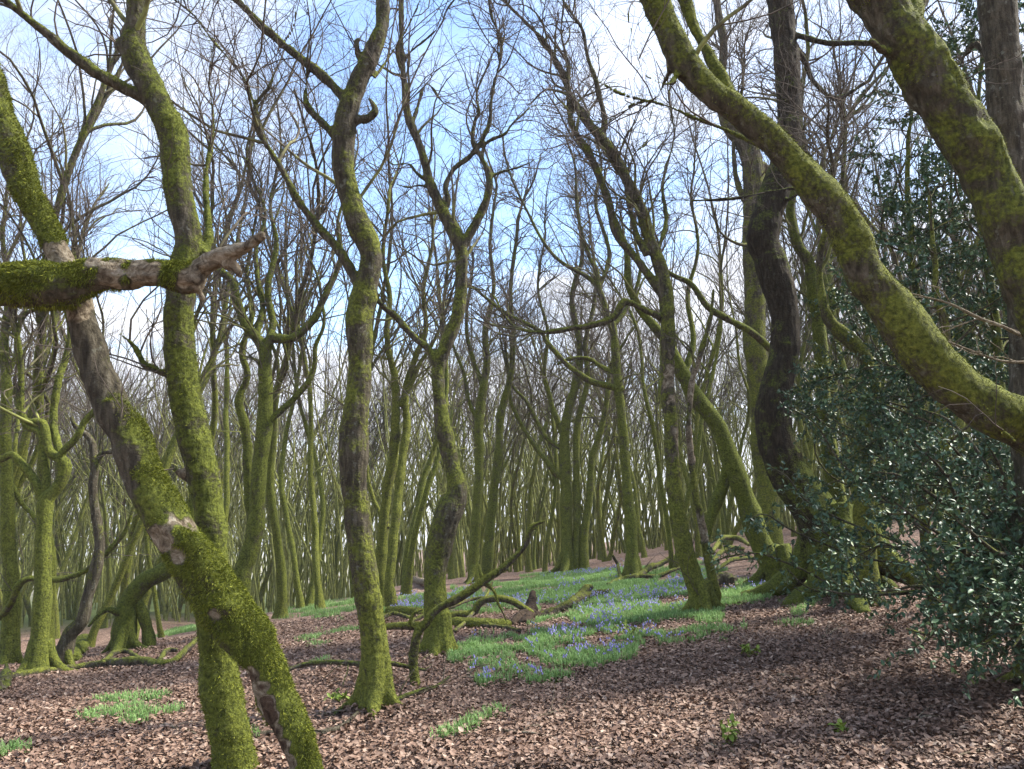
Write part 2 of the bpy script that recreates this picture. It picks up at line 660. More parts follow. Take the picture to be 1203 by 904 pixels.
        if len(L2):
            tubes(A, P2, R2, 5, moss=moss_level(R2, P2[..., 2] - b0[2]))
            # tips of the traced limbs twig out too
            thin = RR.mean(1) < .045
            P3 = np.concatenate([np.stack([resample(np.c_[p, r], 10)[0] for p, r in zip(P2, R2)])] +
                                [np.stack([resample(np.c_[PP[i], RR[i]], 10)[0]]) for i in np.flatnonzero(thin)])
            L3 = np.concatenate([L2, LL[thin]])
            crown_levels(A, P3[..., :3], P3[..., 3], L3, [LV_SMALL, LV_TWIG], gen, b0[2])
            link('crown', A.mesh(name + '_crown', M_TWIG, b0), root)
    return root, Y


# -------------------------------- the traced trees
T = {}
hero('forked_tree', 'upright mossy tree whose trunk stands just behind the broken leaning trunk', [
    [(275, 912, 54), (267, 854, 47), (257, 804, 47), (254, 755, 40), (250, 700, 37), (248, 637, 37), (244, 600, 37), (240, 567, 38),
     (230, 517, 36), (220, 467, 37), (213, 433, 38), (210, 383, 35), (213, 343, 33), (222, 287, 33), (212, 233, 31), (205, 190, 32),
     (202, 158, 36), (187, 127, 31), (168, 90, 29), (157, 60, 31), (160, 33, 26), (161, 0, 24), (168, -60, 22), (160, -140, 18), (172, -230, 14)],
    [(205, 172, 17), (197, 160, 17), (183, 138, 14), (167, 117, 12.5), (133, 97, 13, -.1), (110, 83, 12, -.15), (83, 63, 12, -.2), (60, 43, 11, -.25),
     (40, 28, 10, -.3), (17, 9, 9, -.35), (-12, -14, 8, -.4), (-60, -40, 6, -.45)],
    [(208, 444, 13), (193, 440, 11), (180, 434, 10), (167, 427, 9), (160, 411, 8), (147, 397, 4), (136, 390, 2)],
    [(157, 62, 20), (146, 55, 15), (142, 47, 9)],
    [(226, 558, 18), (214, 556, 9), (206, 552, 4)],
    [(240, 300, 12), (246, 270, 9, .2), (242, 210, 7, .35), (250, 150, 5, .5), (246, 90, 3, .6)],
], base=(275, 910), voxel=.013, roots=0, mossb=.78, tuft=9000, tuft_len=.022, seed=2, dead=[(216, 556, 9, 1.0)], ext=(0,),
     crown=dict(w=[.35, 1, .3, 0, 0, 1], smin=.3, zmin=2.2, d=.8))
YB = 5.0
hero('leaning_trunk', 'broken dead trunk leaning left, thick bright moss with bare grey patches', [
    [(366, 905, 40), (350, 866, 39), (328, 821, 40), (311, 780, 46), (292, 750, 58), (262, 714, 62), (235, 672, 55), (209, 630, 52), (188, 593, 50),
     (167, 550, 46), (153, 507, 45), (131, 477, 42), (114, 433, 38), (99, 385, 32), (92, 350, 30), (78, 315, 30), (62, 283, 32), (47, 255, 34),
     (30, 217, 34), (14, 167, 31), (2, 135, 29), (-14, 80, 26), (-30, 10, 23), (-40, -80, 18)],
    [(296, 745, 34), (310, 744, 26), (322, 746, 15)],
    [(265, 712, 30, -.06), (263, 716, 18, -.16)],
    [(150, 545, 16, -.02), (140, 505, 12, -.1), (128, 470, 9, -.12)],
    [(190, 615, 20, -.1), (228, 640, 22, -.12), (247, 680, 20, -.1), (262, 715, 20, -.05)],
], base=(366, 900), Y=YB, voxel=.012, roots=0, mossb=.95, tuft=26000, tuft_len=.03, seed=3, disp=.014,
     dead=[(75, 305, 26, 1), (92, 360, 24, .95), (304, 792, 13, 1.5), (312, 806, 15, 1.7), (318, 822, 15, 1.7), (324, 838, 14, 1.7), (330, 855, 14, 1.6), (336, 872, 14, 1.5), (343, 890, 14, 1.3), (262, 717, 12, 1), (207, 626, 24, .8),
           (218, 648, 15, .8)], barelow=[(108, 415, 55, .75), (128, 480, 45, .75), (145, 535, 34, .75), (160, 575, 18, .6)], ext=(0,), crown=dict(w=[.4, 0, 0, 0, 0], smin=.85, zmin=3, d=.6))
hero('curved_tree', 'mossy tree with a short hooked stub and a bare branch sweeping up left', [
    [(441, 834, 46), (442, 815, 36), (442, 790, 33), (438, 737, 33), (428, 670, 31), (420, 604, 30), (416, 567, 31), (417, 500, 33), (424, 433, 29),
     (421, 380, 33), (428, 340, 31), (436, 300, 26), (421, 262, 29), (412, 228, 25), (405, 195, 25), (404, 153, 25), (412, 121, 24), (425, 90, 22),
     (438, 63, 22), (449, 33, 18), (450, 0, 15), (444, -50, 13), (455, -130, 10), (448, -220, 8)],
    [(410, 125, 13), (400, 110, 11), (377, 87, 10), (347, 63, 10), (313, 37, 9), (295, 18, 8), (277, 0, 8), (240, -30, 6)],
    [(402, 168, 13), (393, 160, 11), (377, 143, 10), (365, 130, 10), (359, 115, 7), (360, 95, 3)],
    [(412, 150, 11), (421, 143, 10), (433, 140, 9), (441, 131, 8), (436, 119, 6), (433, 116, 4)],
    [(428, 82, 8), (423, 70, 7), (420, 56, 7), (419, 49, 6), (424, 46, 5)],
    [(430, 348, 13), (420, 331, 12), (400, 297, 11), (370, 263, 10), (347, 230, 10), (327, 193, 9), (307, 157, 8), (301, 127, 7), (306, 116, 5), (320, 95, 3), (326, 60, 2.4)],
    [(301, 130, 5), (288, 95, 4), (267, 67, 4), (247, 43, 3.5), (230, 20, 3), (200, -5, 2.5)],
    [(440, 92, 5), (455, 70, 4, .2), (475, 40, 3, .3), (490, 10, 2.5, .3)],
], base=(441, 834), voxel=.013, roots=4, rootr=.75, mossb=.66, tuft=3500, tuft_len=.018, seed=4, ext=(0,), barelow=[(428, 600, 110, .25)],
     crown=dict(w=[.4, 1, .5, 0, .2, 1, 1.2, 1], smin=.35, zmin=2.5, d=.9), material=M_BARK)
hero('arching_tree', 'mossy tree forking into a tall fork above, standing behind the propped dead branch', [
    [(514, 772, 36), (514, 750, 30), (512, 715, 27), (510, 670, 26), (516, 637, 31), (526, 604, 34), (537, 580, 27), (532, 550, 21), (523, 507, 18), (517, 477, 16.5),
     (516, 450, 16), (518, 425, 17), (528, 397, 15), (538, 367, 15), (543, 333, 14), (543, 300, 14), (537, 279, 16), (522, 250, 14), (507, 220, 12), (497, 180, 10), (482, 143, 9),
     (475, 107, 8), (472, 73, 8), (471, 43, 6), (470, 0, 5), (466, -60, 4)],
    [(542, 292, 13), (549, 283, 11), (563, 257, 10), (573, 227, 9), (575, 207, 9), (567, 187, 7), (556, 168, 6), (557, 143, 5), (562, 133, 4), (560, 110, 3), (572, 80, 2.5)],
    [(521, 247, 8), (526, 237, 6), (523, 220, 6), (533, 199, 6), (557, 179, 6), (573, 150, 5), (577, 120, 5), (582, 93, 4), (588, 67, 4), (587, 43, 3.5), (578, 20, 3), (570, -20, 2.5)],
    [(575, 207, 5), (592, 201, 4), (608, 197, 3), (623, 191, 2)],
    [(567, 187, 6), (572, 168, 5), (592, 158, 4), (600, 148, 3)],
    [(507, 222, 4), (493, 218, 3), (480, 220, 3), (467, 217, 2)],
    [(503, 214, 4), (490, 204, 3), (480, 193, 2.5), (463, 194, 2)],
    [(474, 74, 5), (484, 60, 4), (500, 47, 4), (517, 30, 3), (525, 12, 3), (540, -8, 2.5)],
    [(588, 68, 3), (578, 55, 2.8), (565, 35, 2.4), (553, 10, 2), (548, -15, 2)],
    [(516, 430, 12), (512, 423, 11), (503, 409, 10), (487, 396, 9), (467, 373, 8), (452, 362, 8, -.1), (441, 352, 6, -.3)],
    [(588, 45, 3), (593, 22, 2.5), (600, -5, 2)],
    [(484, 150, 4), (500, 100, 3.4, .3), (520, 120, 3, .4), (545, 135, 2.6, .4), (562, 136, 2, .2)],
], base=(514, 770), voxel=.015, roots=6, rootr=.6, mossb=.68, seed=5, tuft=2500, tuft_len=.02, barelow=[(520, 620, 60, .2)],
     crown=dict(w=[.7, 1, 1.2, 1, 1, 1, 1, 1, 1, .2, 1, 1], smin=.4, zmin=3.0, d=1.15, lens=(.6, 1.6)))
hero('twin_stem_tree', 'slim mossy tree with a paler bare stem beside it, rooted at the bluebell edge', [
    [(824, 722, 30), (820, 700, 24), (812, 671, 22), (801, 630, 21), (794, 590, 19), (789, 535, 17), (786, 483, 16), (785, 433, 16), (783, 383, 17), (780, 333, 18), (770, 300, 15), (762, 278, 14),
     (747, 233, 13), (728, 197, 13), (713, 170, 12), (693, 147, 11), (677, 123, 9), (666, 100, 8), (655, 77, 7), (633, 43, 5), (598, 7, 4), (575, -20, 3)],
    [(778, 345, 12), (763, 325, 10), (742, 298, 9), (723, 273, 9), (713, 233, 9), (703, 207, 8), (690, 177, 8), (673, 150, 7), (667, 117, 6), (668, 80, 5), (660, 40, 4), (662, 0, 3)],
    [(760, 300, 9), (750, 285, 7), (743, 263, 6), (737, 230, 6), (738, 205, 5), (742, 190, 3)],
    [(706, 163, 7), (710, 143, 6), (702, 103, 6), (690, 67, 5), (683, 33, 4), (662, 0, 3), (655, -30, 3)],
    [(776, 375, 9), (760, 366, 8, -.2), (740, 356, 8, -.3), (731, 357, 8, -.3), (721, 372, 8, -.3), (700, 381, 7, -.3), (667, 387, 7, -.3), (640, 390, 6, -.3), (620, 389, 5, -.3), (603, 382, 4, -.2), (592, 370, 3, -.2)],
    [(835, 722, 12, .1), (842, 698, 12, .1), (830, 654, 10, .1), (823, 604, 9, .1), (818, 584, 8, .1), (810, 520, 8, .1), (810, 480, 7, .1), (814, 445, 7, .1), (832, 384, 5, .1), (838, 340, 3, .1)],
    [(770, 300, 6), (782, 260, 5, .3), (778, 215, 4, .4), (792, 160, 3, .5), (786, 110, 2.6, .6), (800, 60, 2, .6)],
    [(838, 710, 6, -.02), (818, 690, 5, -.14), (808, 660, 4, -.12)],
], base=(824, 720), voxel=.016, roots=4, mossb=.8, seed=6, dead=[(814, 445, 40, .7), (828, 620, 22, .5), (812, 520, 30, .5)],
     crown=dict(w=[1, 1, 1, 1.2, .6, .2, 1.2, 0], smin=.4, zmin=3.0, d=1.2, lens=(.6, 1.8)), tuft=1500, tuft_len=.02)
hero('dark_tree', 'big dark trunk with wide mossy roots, passing behind the slanting mossy trunk', [
    [(990, 702, 78), (984, 670, 64), (972, 630, 58), (953, 594, 52), (930, 562, 48), (913, 522, 44), (907, 485, 42), (911, 451, 40), (921, 418, 36), (924, 384, 34), (915, 340, 37), (903, 300, 38),
     (896, 280, 38), (907, 235, 36), (922, 185, 31), (928, 140, 28), (926, 100, 28), (921, 50, 28), (915, 0, 29), (905, -60, 26), (915, -140, 22), (905, -230, 17)],
    [(975, 690, 34), (945, 705, 30, -.25), (920, 727, 22, -.5), (905, 741, 12, -.7)],
    [(1005, 655, 26), (1025, 675, 22, .1), (1050, 694, 16, .15), (1072, 704, 9, .2)],
    [(931, 40, 8), (950, 46, 7, -.2), (975, 51, 7, -.3), (1015, 51, 7, -.3), (1035, 56, 6, -.3), (1050, 72, 4, -.3)],
    [(917, 240, 5), (940, 226, 4, -.5), (925, 222, 4, -.6), (860, 233, 4, -.7), (820, 236, 3, -.7)],
    [(936, 60, 8), (945, 72, 7, .2), (960, 100, 6, .3), (985, 115, 6, .3), (1020, 95, 5, .4)],
], base=(988, 700), voxel=.018, roots=3, mossb=.72, material=M_BARKK, seed=7, ext=(0,), barelow=[(915, 440, 120, .3), (910, 300, 100, .1)],
     crown=dict(w=[.3, 0, 0, 1, .6, 1], smin=.4, zmin=3.0, d=.7), tuft=3500, tuft_len=.025, rootr=1.3)
hero('slanting_tree', 'thick mossy trunk slanting from the upper middle down to the right edge above the holly', [
    [(1420, 850, 90), (1385, 720, 84), (1330, 610, 78), (1265, 540, 72), (1201, 500, 66), (1163, 481, 64), (1123, 451, 62), (1086, 414, 60), (1053, 371, 57), (1015, 320, 52), (1005, 296, 51), (985, 257, 50),
     (955, 216, 46), (928, 186, 42), (901, 156, 39), (867, 129, 38), (834, 106, 38), (800, 66, 38), (780, 30, 38), (766, 0, 38), (740, -60, 34), (730, -140, 28), (700, -220, 20)],
    [(868, 128, 22, .05), (852, 104, 19, .15), (843, 87, 17, .2), (822, 47, 16, .3), (806, 8, 15, .35), (796, -30, 14, .4), (790, -120, 10, .6)],
    [(905, 175, 12), (880, 165, 9, .2), (858, 155, 6, .3)],
    [(1192, 520, 6, -.25), (1178, 505, 5, -.3), (1155, 475, 4, -.28)],
    [(795, 90, 7), (785, 100, 6, -.2), (760, 90, 5, -.3), (750, 70, 4, -.3), (740, 30, 3.5, -.3)],
    [(790, 75, 8), (770, 115, 5, .3), (745, 122, 4, .4), (730, 135, 3, .5)],
], base=(1420, 850), Y=4.7, voxel=.015, roots=4, mossb=.95, wscale=.88, tuft=13000, tuft_len=.022, seed=8, ext=(0, 1), crown=dict(w=[.3, .6, .5, 0, 1, 1], smin=.5, zmin=3, d=.7),
     barelow=[(1035, 330, 30, .25)])
hero('rough_barked_tree', 'stout leaning trunk with shaggy brown bark crossing the upper right corner', [
    [(1345, 860, 84), (1325, 700, 76), (1290, 540, 72), (1250, 420, 68), (1210, 320, 66), (1187, 268, 64), (1170, 228, 63), (1146, 181, 64), (1122, 141, 63), (1092, 94, 62), (1068, 50, 60), (1035, 0, 58), (1005, -60, 52), (990, -150, 42), (960, -260, 30)],
    [(1060, 40, 30), (1078, 10, 24, .2), (1090, -40, 20, .4), (1085, -130, 14, .5)],
    [(1048, 60, 9), (1040, 62, 7, -.05), (1022, 48, 6, -.2)],
], base=(1345, 860), Y=4.3, voxel=.014, roots=4, mossb=.8, wscale=.95, tuft=9000, tuft_len=.026, seed=9, ext=(0, 1), disp=.02, crown=dict(w=[.3, .6, 0], smin=.6, zmin=3, d=.7))
hero('shaded_tree', 'dark upright trunk in the top right corner behind the shaggy leaning one', [
    [(1232, 820, 54), (1222, 640, 48), (1212, 480, 45), (1204, 330, 42), (1190, 210, 41), (1182, 140, 40), (1177, 67, 39), (1171, 0, 38), (1164, -80, 33), (1172, -180, 26)],
    [(1180, 110, 9), (1150, 55, 6, .2), (1135, 65, 5, .3), (1122, 90, 4, .3)],
], base=(1232, 820), Y=6.0, voxel=.018, roots=3, mossb=.25, seed=10, ext=(0,), disp=.018, material=M_BARKD, crown=dict(w=[.3, .6], smin=.6, zmin=3, d=.6))
hero('tilted_tree', 'green mossy trunk tilted left, partly veiled by holly sprays at its foot', [
    [(916, 676, 34), (906, 660, 28), (888, 624, 27), (874, 578, 24), (857, 537, 22), (844, 502, 20), (820, 471, 19), (800, 436, 16), (785, 405, 13), (770, 385, 11), (740, 340, 9), (735, 290, 7), (715, 240, 5)],
    [(857, 540, 14), (850, 570, 14, .1), (838, 600, 13, .15), (826, 640, 12, .2)],
    [(904, 410, 8, .5), (887, 393, 8, .3), (863, 380, 8, .1), (833, 362, 8), (812, 335, 7), (795, 326, 6), (782, 318, 4)],
    [(805, 440, 8), (815, 400, 7, .2), (808, 350, 5, .4), (820, 290, 4, .5), (812, 240, 3, .6)],
], base=(914, 672), Y=13.8, roots=4, mossb=.95, seed=11, sides=14, crown=dict(w=[.8, 0, .6, 1], smin=.5, zmin=2.6, d=1.2))
hero('crooked_tree', 'slim tree with crooked side branches reaching left over the bluebells', [
    [(743, 680, 20), (742, 650, 16), (740, 604, 14), (736, 565, 12.5), (733, 520, 11.5), (728, 470, 10.5), (724, 433, 10), (720, 387, 10), (712, 365, 8), (704, 340, 7), (700, 315, 6), (692, 300, 5), (680, 260, 4), (676, 200, 3)],
    [(732, 458, 9), (715, 454, 8), (697, 449, 8), (677, 438, 7), (660, 423, 6), (643, 403, 6), (633, 388, 5), (597, 370, 5), (567, 347, 3), (540, 325, 2)],
    [(722, 440, 6), (705, 430, 5, .2), (690, 422, 5, .2), (668, 422, 4, .2), (655, 428, 3, .2)],
    [(720, 385, 6), (738, 360, 5, .2), (752, 320, 4, .3), (745, 270, 3, .4), (755, 210, 2.4, .5)],
    [(704, 340, 6), (690, 325, 5, .2), (650, 300, 4, .3), (620, 250, 3, .3), (598, 200, 2.4, .3), (590, 160, 2, .3)],
    [(703, 342, 6), (716, 300, 5, .2), (700, 240, 4, .3), (706, 190, 3, .3), (690, 130, 2.2, .4)],
], base=(743, 681), roots=4, mossb=.8, seed=12, crown=dict(smin=.35, zmin=3.5, d=1.3, lens=(.8, 2.0), w=[.8, .5, .3, 1, 1, 1]))
hero('clustered_tree', 'cluster of three tight mossy stems rising from one base beyond the bluebell carpet', [
    [(667, 672, 18), (666, 640, 15), (665, 600, 14), (664, 555, 13), (663, 513, 12), (668, 480, 10), (676, 450, 9), (681, 410, 7), (672, 350, 6), (684, 300, 5), (678, 240, 4)],
    [(676, 672, 11), (677, 640, 9), (678, 600, 9), (677, 550, 8), (678, 500, 7), (690, 450, 6), (688, 400, 5), (700, 340, 4), (694, 280, 3)],
    [(686, 671, 12), (686, 630, 10), (692, 590, 9), (696, 540, 8), (706, 505, 7), (713, 470, 6), (718, 430, 5), (735, 400, 3)],
    [(664, 562, 8), (653, 557, 7), (640, 540, 6), (630, 527, 5), (613, 500, 5), (600, 470, 4), (597, 430, 3), (590, 390, 2)],
    [(665, 530, 6), (645, 518, 5), (630, 495, 5), (617, 470, 4), (600, 450, 3), (588, 400, 2.4)],
    [(663, 515, 7), (650, 480, 6, .3), (640, 440, 5, .3), (643, 390, 4, .3), (632, 340, 3, .3), (640, 280, 2.4, .3)],
], base=(672, 673), roots=4, mossb=.85, seed=13, crown=dict(smin=.4, zmin=3.0, d=1.1, lens=(1.0, 2.4), w=[1, 1, 1, .5, .5, 1]))
hero('branching_tree', 'mossy tree forking at mid height just right of the upright trunk on the left', [
    [(280, 706, 30), (283, 680, 24), (290, 657, 22), (299, 625, 20), (303, 583, 18), (307, 533, 18), (312, 483, 17), (311, 440, 17), (311, 413, 16), (300, 395, 13), (290, 383, 12), (278, 350, 11), (272, 330, 9), (257, 318, 8), (245, 290, 5), (250, 240, 4)],
    [(312, 412, 14), (318, 398, 12), (333, 398, 11), (347, 396, 10), (367, 377, 9), (380, 355, 8), (388, 335, 7), (400, 300, 6), (397, 260, 4), (410, 220, 3)],
    [(316, 496, 9), (330, 484, 8), (347, 467, 7), (363, 448, 7), (369, 430, 6), (370, 407, 5), (380, 380, 4), (376, 340, 3)],
    [(300, 640, 13, .3), (294, 600, 12, .4), (291, 540, 11, .4), (287, 500, 11, .4), (280, 470, 9, .4), (290, 440, 8, .4), (285, 410, 7, .4), (296, 370, 6, .4), (290, 320, 4, .5), (300, 260, 3, .5)],
    [(312, 410, 10), (320, 380, 9, .2), (315, 340, 8, .2), (325, 290, 6, .3), (318, 240, 4, .3), (330, 180, 3, .4)],
    [(300, 397, 8), (308, 360, 7, .2), (300, 300, 5, .4), (312, 250, 4, .5), (290, 190, 3, .5), (298, 140, 2.4, .5)],
], base=(280, 704), Y=13.5, roots=3, mossb=.85, seed=14, crown=dict(smin=.35, zmin=3.0, d=1.2, lens=(.8, 2.2), w=[.8, 1, 1, 1, 1, 1]))
hero('twisted_tree', 'small mossy tree with a twisted fork of limbs near the left edge', [
    [(43, 796, 30), (46, 765, 23), (48, 737, 21), (50, 700, 19), (51, 671, 19), (51, 620, 18), (53, 588, 19), (66, 572, 14), (75, 555, 13), (75, 543, 12), (58, 530, 11), (50, 497, 9), (30, 495, 8), (22, 470, 6), (26, 430, 5), (18, 380, 4)],
    [(52, 590, 13), (45, 575, 12), (33, 555, 10), (15, 535, 9), (0, 540, 8), (-20, 530, 6)],
    [(52, 586, 12), (55, 560, 9), (50, 535, 8), (48, 510, 8), (30, 500, 7), (25, 480, 7), (25, 440, 6), (20, 400, 6), (30, 370, 5), (55, 360, 4), (70, 330, 3)],
    [(72, 556, 10), (72, 535, 9), (90, 515, 8), (100, 495, 7), (112, 480, 6), (125, 440, 4), (120, 400, 3)],
    [(74, 545, 10), (62, 500, 9, .2), (68, 450, 8, .2), (78, 420, 7, .3), (82, 390, 6, .3), (75, 340, 5, .3), (88, 290, 4, .3), (80, 230, 3, .3)],
], base=(43, 794), roots=4, mossb=.92, seed=15, crown=dict(smin=.4, zmin=3.0, d=1.0, lens=(.6, 1.8), w=[1, .6, 1, 1, 1]))
hero('snapped_tree', 'thin brown dead trunk with a snapped top behind the twisted small tree', [
    [(72, 790, 20), (76, 765, 18), (82, 745, 16), (98, 727, 15), (104, 700, 13), (112, 671, 13), (117, 640, 11), (112, 605, 11), (110, 570, 10), (111, 540, 9), (106, 515, 7), (88, 500, 5), (84, 490, 3)],
    [(111, 545, 8), (122, 532, 6), (135, 530, 4), (142, 515, 3)],
], base=(72, 788), roots=2, mossb=.3, seed=16, material=M_BARKD, crown=None)
hero('bent_tree', 'thick low mossy trunk bending right behind the broken leaning trunk', [
    [(146, 738, 30), (150, 715, 25), (158, 698, 22), (172, 682, 21), (190, 673, 21), (207, 658, 19), (222, 630, 16), (228, 590, 13), (222, 540, 11), (230, 480, 8), (226, 420, 6)],
    [(178, 775, 16, .1), (172, 742, 13, .1), (167, 718, 12, .05), (161, 703, 10), (157, 690, 6)],
    [(148, 722, 11), (138, 719, 9, -.15), (128, 716, 7, -.25), (116, 722, 5, -.3), (104, 736, 3, -.35)],
], base=(148, 742), Y=13.0, roots=4, mossb=1.0, seed=17, crown=dict(smin=.7, zmin=2.6, d=1.0, w=[1, 0, 0]))
hero('low_bough_tree', 'stout tree at the far left edge with a long mossy bough curving right', [
    [(10, 775, 34), (12, 740, 27), (14, 700, 24), (10, 640, 22), (8, 580, 20), (6, 520, 18), (8, 450, 15), (5, 400, 13), (12, 340, 10), (4, 280, 7), (10, 210, 5)],
    [(2, 725, 12), (12, 710, 11, -.4), (20, 690, 11, -.5), (32, 680, 10, -.5), (50, 681, 10, -.45), (70, 681, 10, -.4), (100, 672, 9, -.4), (120, 655, 9, -.4), (135, 640, 8, -.4), (150, 620, 7, -.4), (160, 590, 4, -.4), (180, 560, 3, -.4)],
    [(8, 560, 10), (25, 590, 8, .1), (40, 610, 7, .1), (45, 640, 5, .1)],
    [(6, 450, 9), (20, 410, 7), (14, 370, 6), (30, 320, 5), (24, 260, 4), (38, 190, 3)],
], base=(10, 772), Y=12.5, wscale=.72, rootr=.7, roots=4, mossb=.9, seed=18, crown=dict(smin=.45, zmin=3.0, d=1.0, w=[1, .3, 0, 1]))
hero('paired_tree', 'pair of slim mossy stems behind the curved tree, splitting again high up', [
    [(449, 694, 17), (448, 660, 14), (450, 620, 13), (455, 580, 12), (461, 540, 12), (464, 500, 11), (466, 467, 10), (462, 440, 8), (455, 400, 7), (458, 350, 6), (450, 300, 5), (456, 240, 4)],
    [(460, 712, 15, -.6), (458, 680, 12, -.6), (462, 640, 11, -.5), (466, 600, 11, -.4), (472, 550, 10, -.2), (478, 500, 9), (476, 460, 8), (488, 420, 7), (500, 390, 6), (498, 340, 5), (508, 290, 4)],
    [(470, 478, 7), (484, 450, 6), (492, 430, 5), (510, 400, 4), (522, 370, 3)],
    [(456, 620, 6), (440, 590, 5, .2), (432, 560, 4, .2), (430, 520, 3, .2)],
], base=(449, 694), Y=15.5, roots=3, mossb=.85, seed=19, crown=dict(smin=.4, zmin=3.0, d=1.2, w=[1, 1, .5, .4]))
hero('straight_tree', 'straight mossy stem with a close companion, centre of the wood behind the fallen branches', [
    [(557, 685, 15), (557, 650, 12), (560, 600, 11), (563, 550, 11), (563, 500, 11), (567, 460, 10), (572, 430, 8), (570, 390, 7), (580, 340, 5), (576, 280, 4), (584, 220, 3)],
    [(572, 677, 14, .8), (574, 640, 12, .8), (580, 580, 10, .8), (586, 530, 10, .8), (588, 490, 9, .8), (600, 440, 7, .8), (603, 390, 6, .8), (600, 340, 5, .8), (608, 270, 4, .8)],
    [(563, 500, 6), (550, 470, 5), (545, 440, 4), (530, 400, 3)],
    [(568, 455, 6), (555, 420, 5, .2), (548, 380, 4, .3), (555, 320, 3, .3)],
], base=(557, 685), roots=3, mossb=.85, seed=20, crown=dict(smin=.4, zmin=3.0, d=1.3, w=[1, 1, .5, 1]))
hero('ivy_stem_tree', 'tall mossy tree close behind the dark trunk, forked at the top', [
    [(990, 650, 24), (985, 600, 21), (977, 545, 19), (969, 490, 17), (966, 450, 15), (964, 400, 15), (956, 357, 14), (950, 310, 13), (935, 285, 12), (930, 240, 10), (945, 190, 8), (940, 130, 6), (950, 60, 5)],
    [(960, 380, 9), (985, 350, 8), (1000, 300, 7), (992, 250, 6), (990, 200, 5), (993, 150, 4), (985, 90, 3)],
    [(952, 330, 8), (968, 300, 7), (975, 260, 5), (965, 210, 4), (950, 180, 3)],
], Y=12.5, base=(990, 650), roots=0, mossb=.85, seed=21, crown=dict(smin=.4, zmin=3.0, d=1.2, w=[1, 1, 1]))
hero('pale_tree', 'pale green trunk seen between the slanting trunk and the dark trunk', [
    [(905, 640, 30), (900, 560, 28), (893, 480, 27), (888, 400, 26), (886, 330, 25), (884, 280, 24), (885, 235, 23), (884, 195, 24), (874, 165, 22), (858, 148, 18), (845, 110, 14), (850, 60, 10), (842, 0, 8)],
    [(885, 200, 12), (897, 195, 10, .2), (904, 220, 9, .3), (903, 260, 6, .3)],
    [(886, 250, 10), (870, 225, 7), (862, 180, 5), (870, 120, 4)],
], Y=16, base=(905, 640), roots=0, mossb=.7, seed=22, crown=dict(smin=.5, zmin=3.0, d=1.0, w=[1, .5, 1]))
hero('stumpy_tree', 'short thick mossy trunk with a knuckled top among the holly leaves', [
    [(1018, 660, 26), (1015, 600, 24), (1016, 552, 23), (1014, 505, 21), (1024, 462, 19), (1018, 425, 17), (1004, 405, 16), (985, 388, 15), (970, 370, 12), (962, 330, 8)],
    [(1020, 430, 8), (1030, 390, 6), (1025, 330, 5), (1035, 270, 4)],
], Y=10.5, base=(1018, 660), roots=0, mossb=.75, seed=23, crown=dict(smin=.6, zmin=3.0, d=.8, w=[1, 1]))


# ------------------------------------------------------------------ background trees: templates, then copies
def template(kind, seed, fine=1.0):
    g = np.random.default_rng(seed)
    n0 = {'straight': 1, 'twin': 2, 'leaning': 1, 'spreading': 1, 'stout': 1, 'pole': 1}[kind]
    H = {'straight': 12.5, 'twin': 11.5, 'leaning': 12, 'spreading': 11.5, 'stout': 13, 'pole': 10.5}[kind]
    r = {'straight': .09, 'twin': .08, 'leaning': .09, 'spreading': .105, 'stout': .125, 'pole': .05}[kind]
    P0 = np.zeros((n0, 3))
    P0[:, 2] = -.3
    D0 = np.tile([0, 0, 1.0], (n0, 1)) + g.normal(size=(n0, 3)) * .05
    if kind == 'twin':
        D0[0, 0] -= .12
        D0[1, 0] += .15
        P0[1, 0] += .1
    if kind == 'leaning':
        D0[0, 0] += .26 * g.choice([-1, 1])
    L = np.full(n0, H) * g.uniform(.85, 1.1, n0)
    P, Rd = march(P0, D0, L, np.full(n0, r), 28, .062, .04, .16, g)
    Rd[:, 0] *= 1.9
    Rd[:, 1] *= 1.3
    tr = Acc()
    for i in range(n0):
        Q = catmull(np.c_[P[i], Rd[i]], .16)
        Q = wob(Q, .35, seed + i)
        tube(tr, Q, 8, .14, True, seed + i, moss=moss_level(Q[:, 3], Q[:, 2]), dead=0)
    fork = {'straight': .42, 'twin': .38, 'leaning': .36, 'spreading': .26, 'stout': .34, 'pole': .42}[kind]
    nl = {'straight': 7, 'twin': 9, 'leaning': 8, 'spreading': 11, 'stout': 11, 'pole': 5}[kind]
    P1, R1, L1 = spawn(P, Rd, L, nl, fork, .8, (16, 38), (3.8, 6.4) if kind != 'pole' else (2, 3.6), .62, .05, 16, .13, .09, .2, gen=g)
    tubes(tr, P1, R1, 6, moss=moss_level(R1, P1[..., 2]), dead=np.zeros(R1.shape))
    cr = Acc()
    PA = np.concatenate([np.stack([resample(np.c_[p, q], 17)[0] for p, q in zip(P, Rd)]), np.concatenate([P1, R1[..., None]], -1)])
    LA = np.concatenate([L, L1])
    k = 1.0 * fine
    crown_levels(cr, PA[..., :3], PA[..., 3], LA, [
        dict(LV_BRANCH, dens=1.4 * k, smin=.42, lens=(1.1, 2.6), ang=(20, 50), trop=.11),
        dict(LV_SMALL, dens=2.2 * k, lens=(.5, 1.2)),
        dict(LV_TWIG, dens=3.0 * k, lens=(.2, .5))], g, 0)
    # low dead side twigs
    P2, R2, L2 = spawn(P, Rd, L, int(3 * n0), .12, .4, (50, 85), (.5, 1.5), .3, .011, 7, .2, .02, gen=g)
    tubes(cr, P2, R2, 4, moss=.8)
    return tr.mesh('bare_tree_trunk', M_BARK), cr.mesh('bare_tree_crown', M_TWIG)


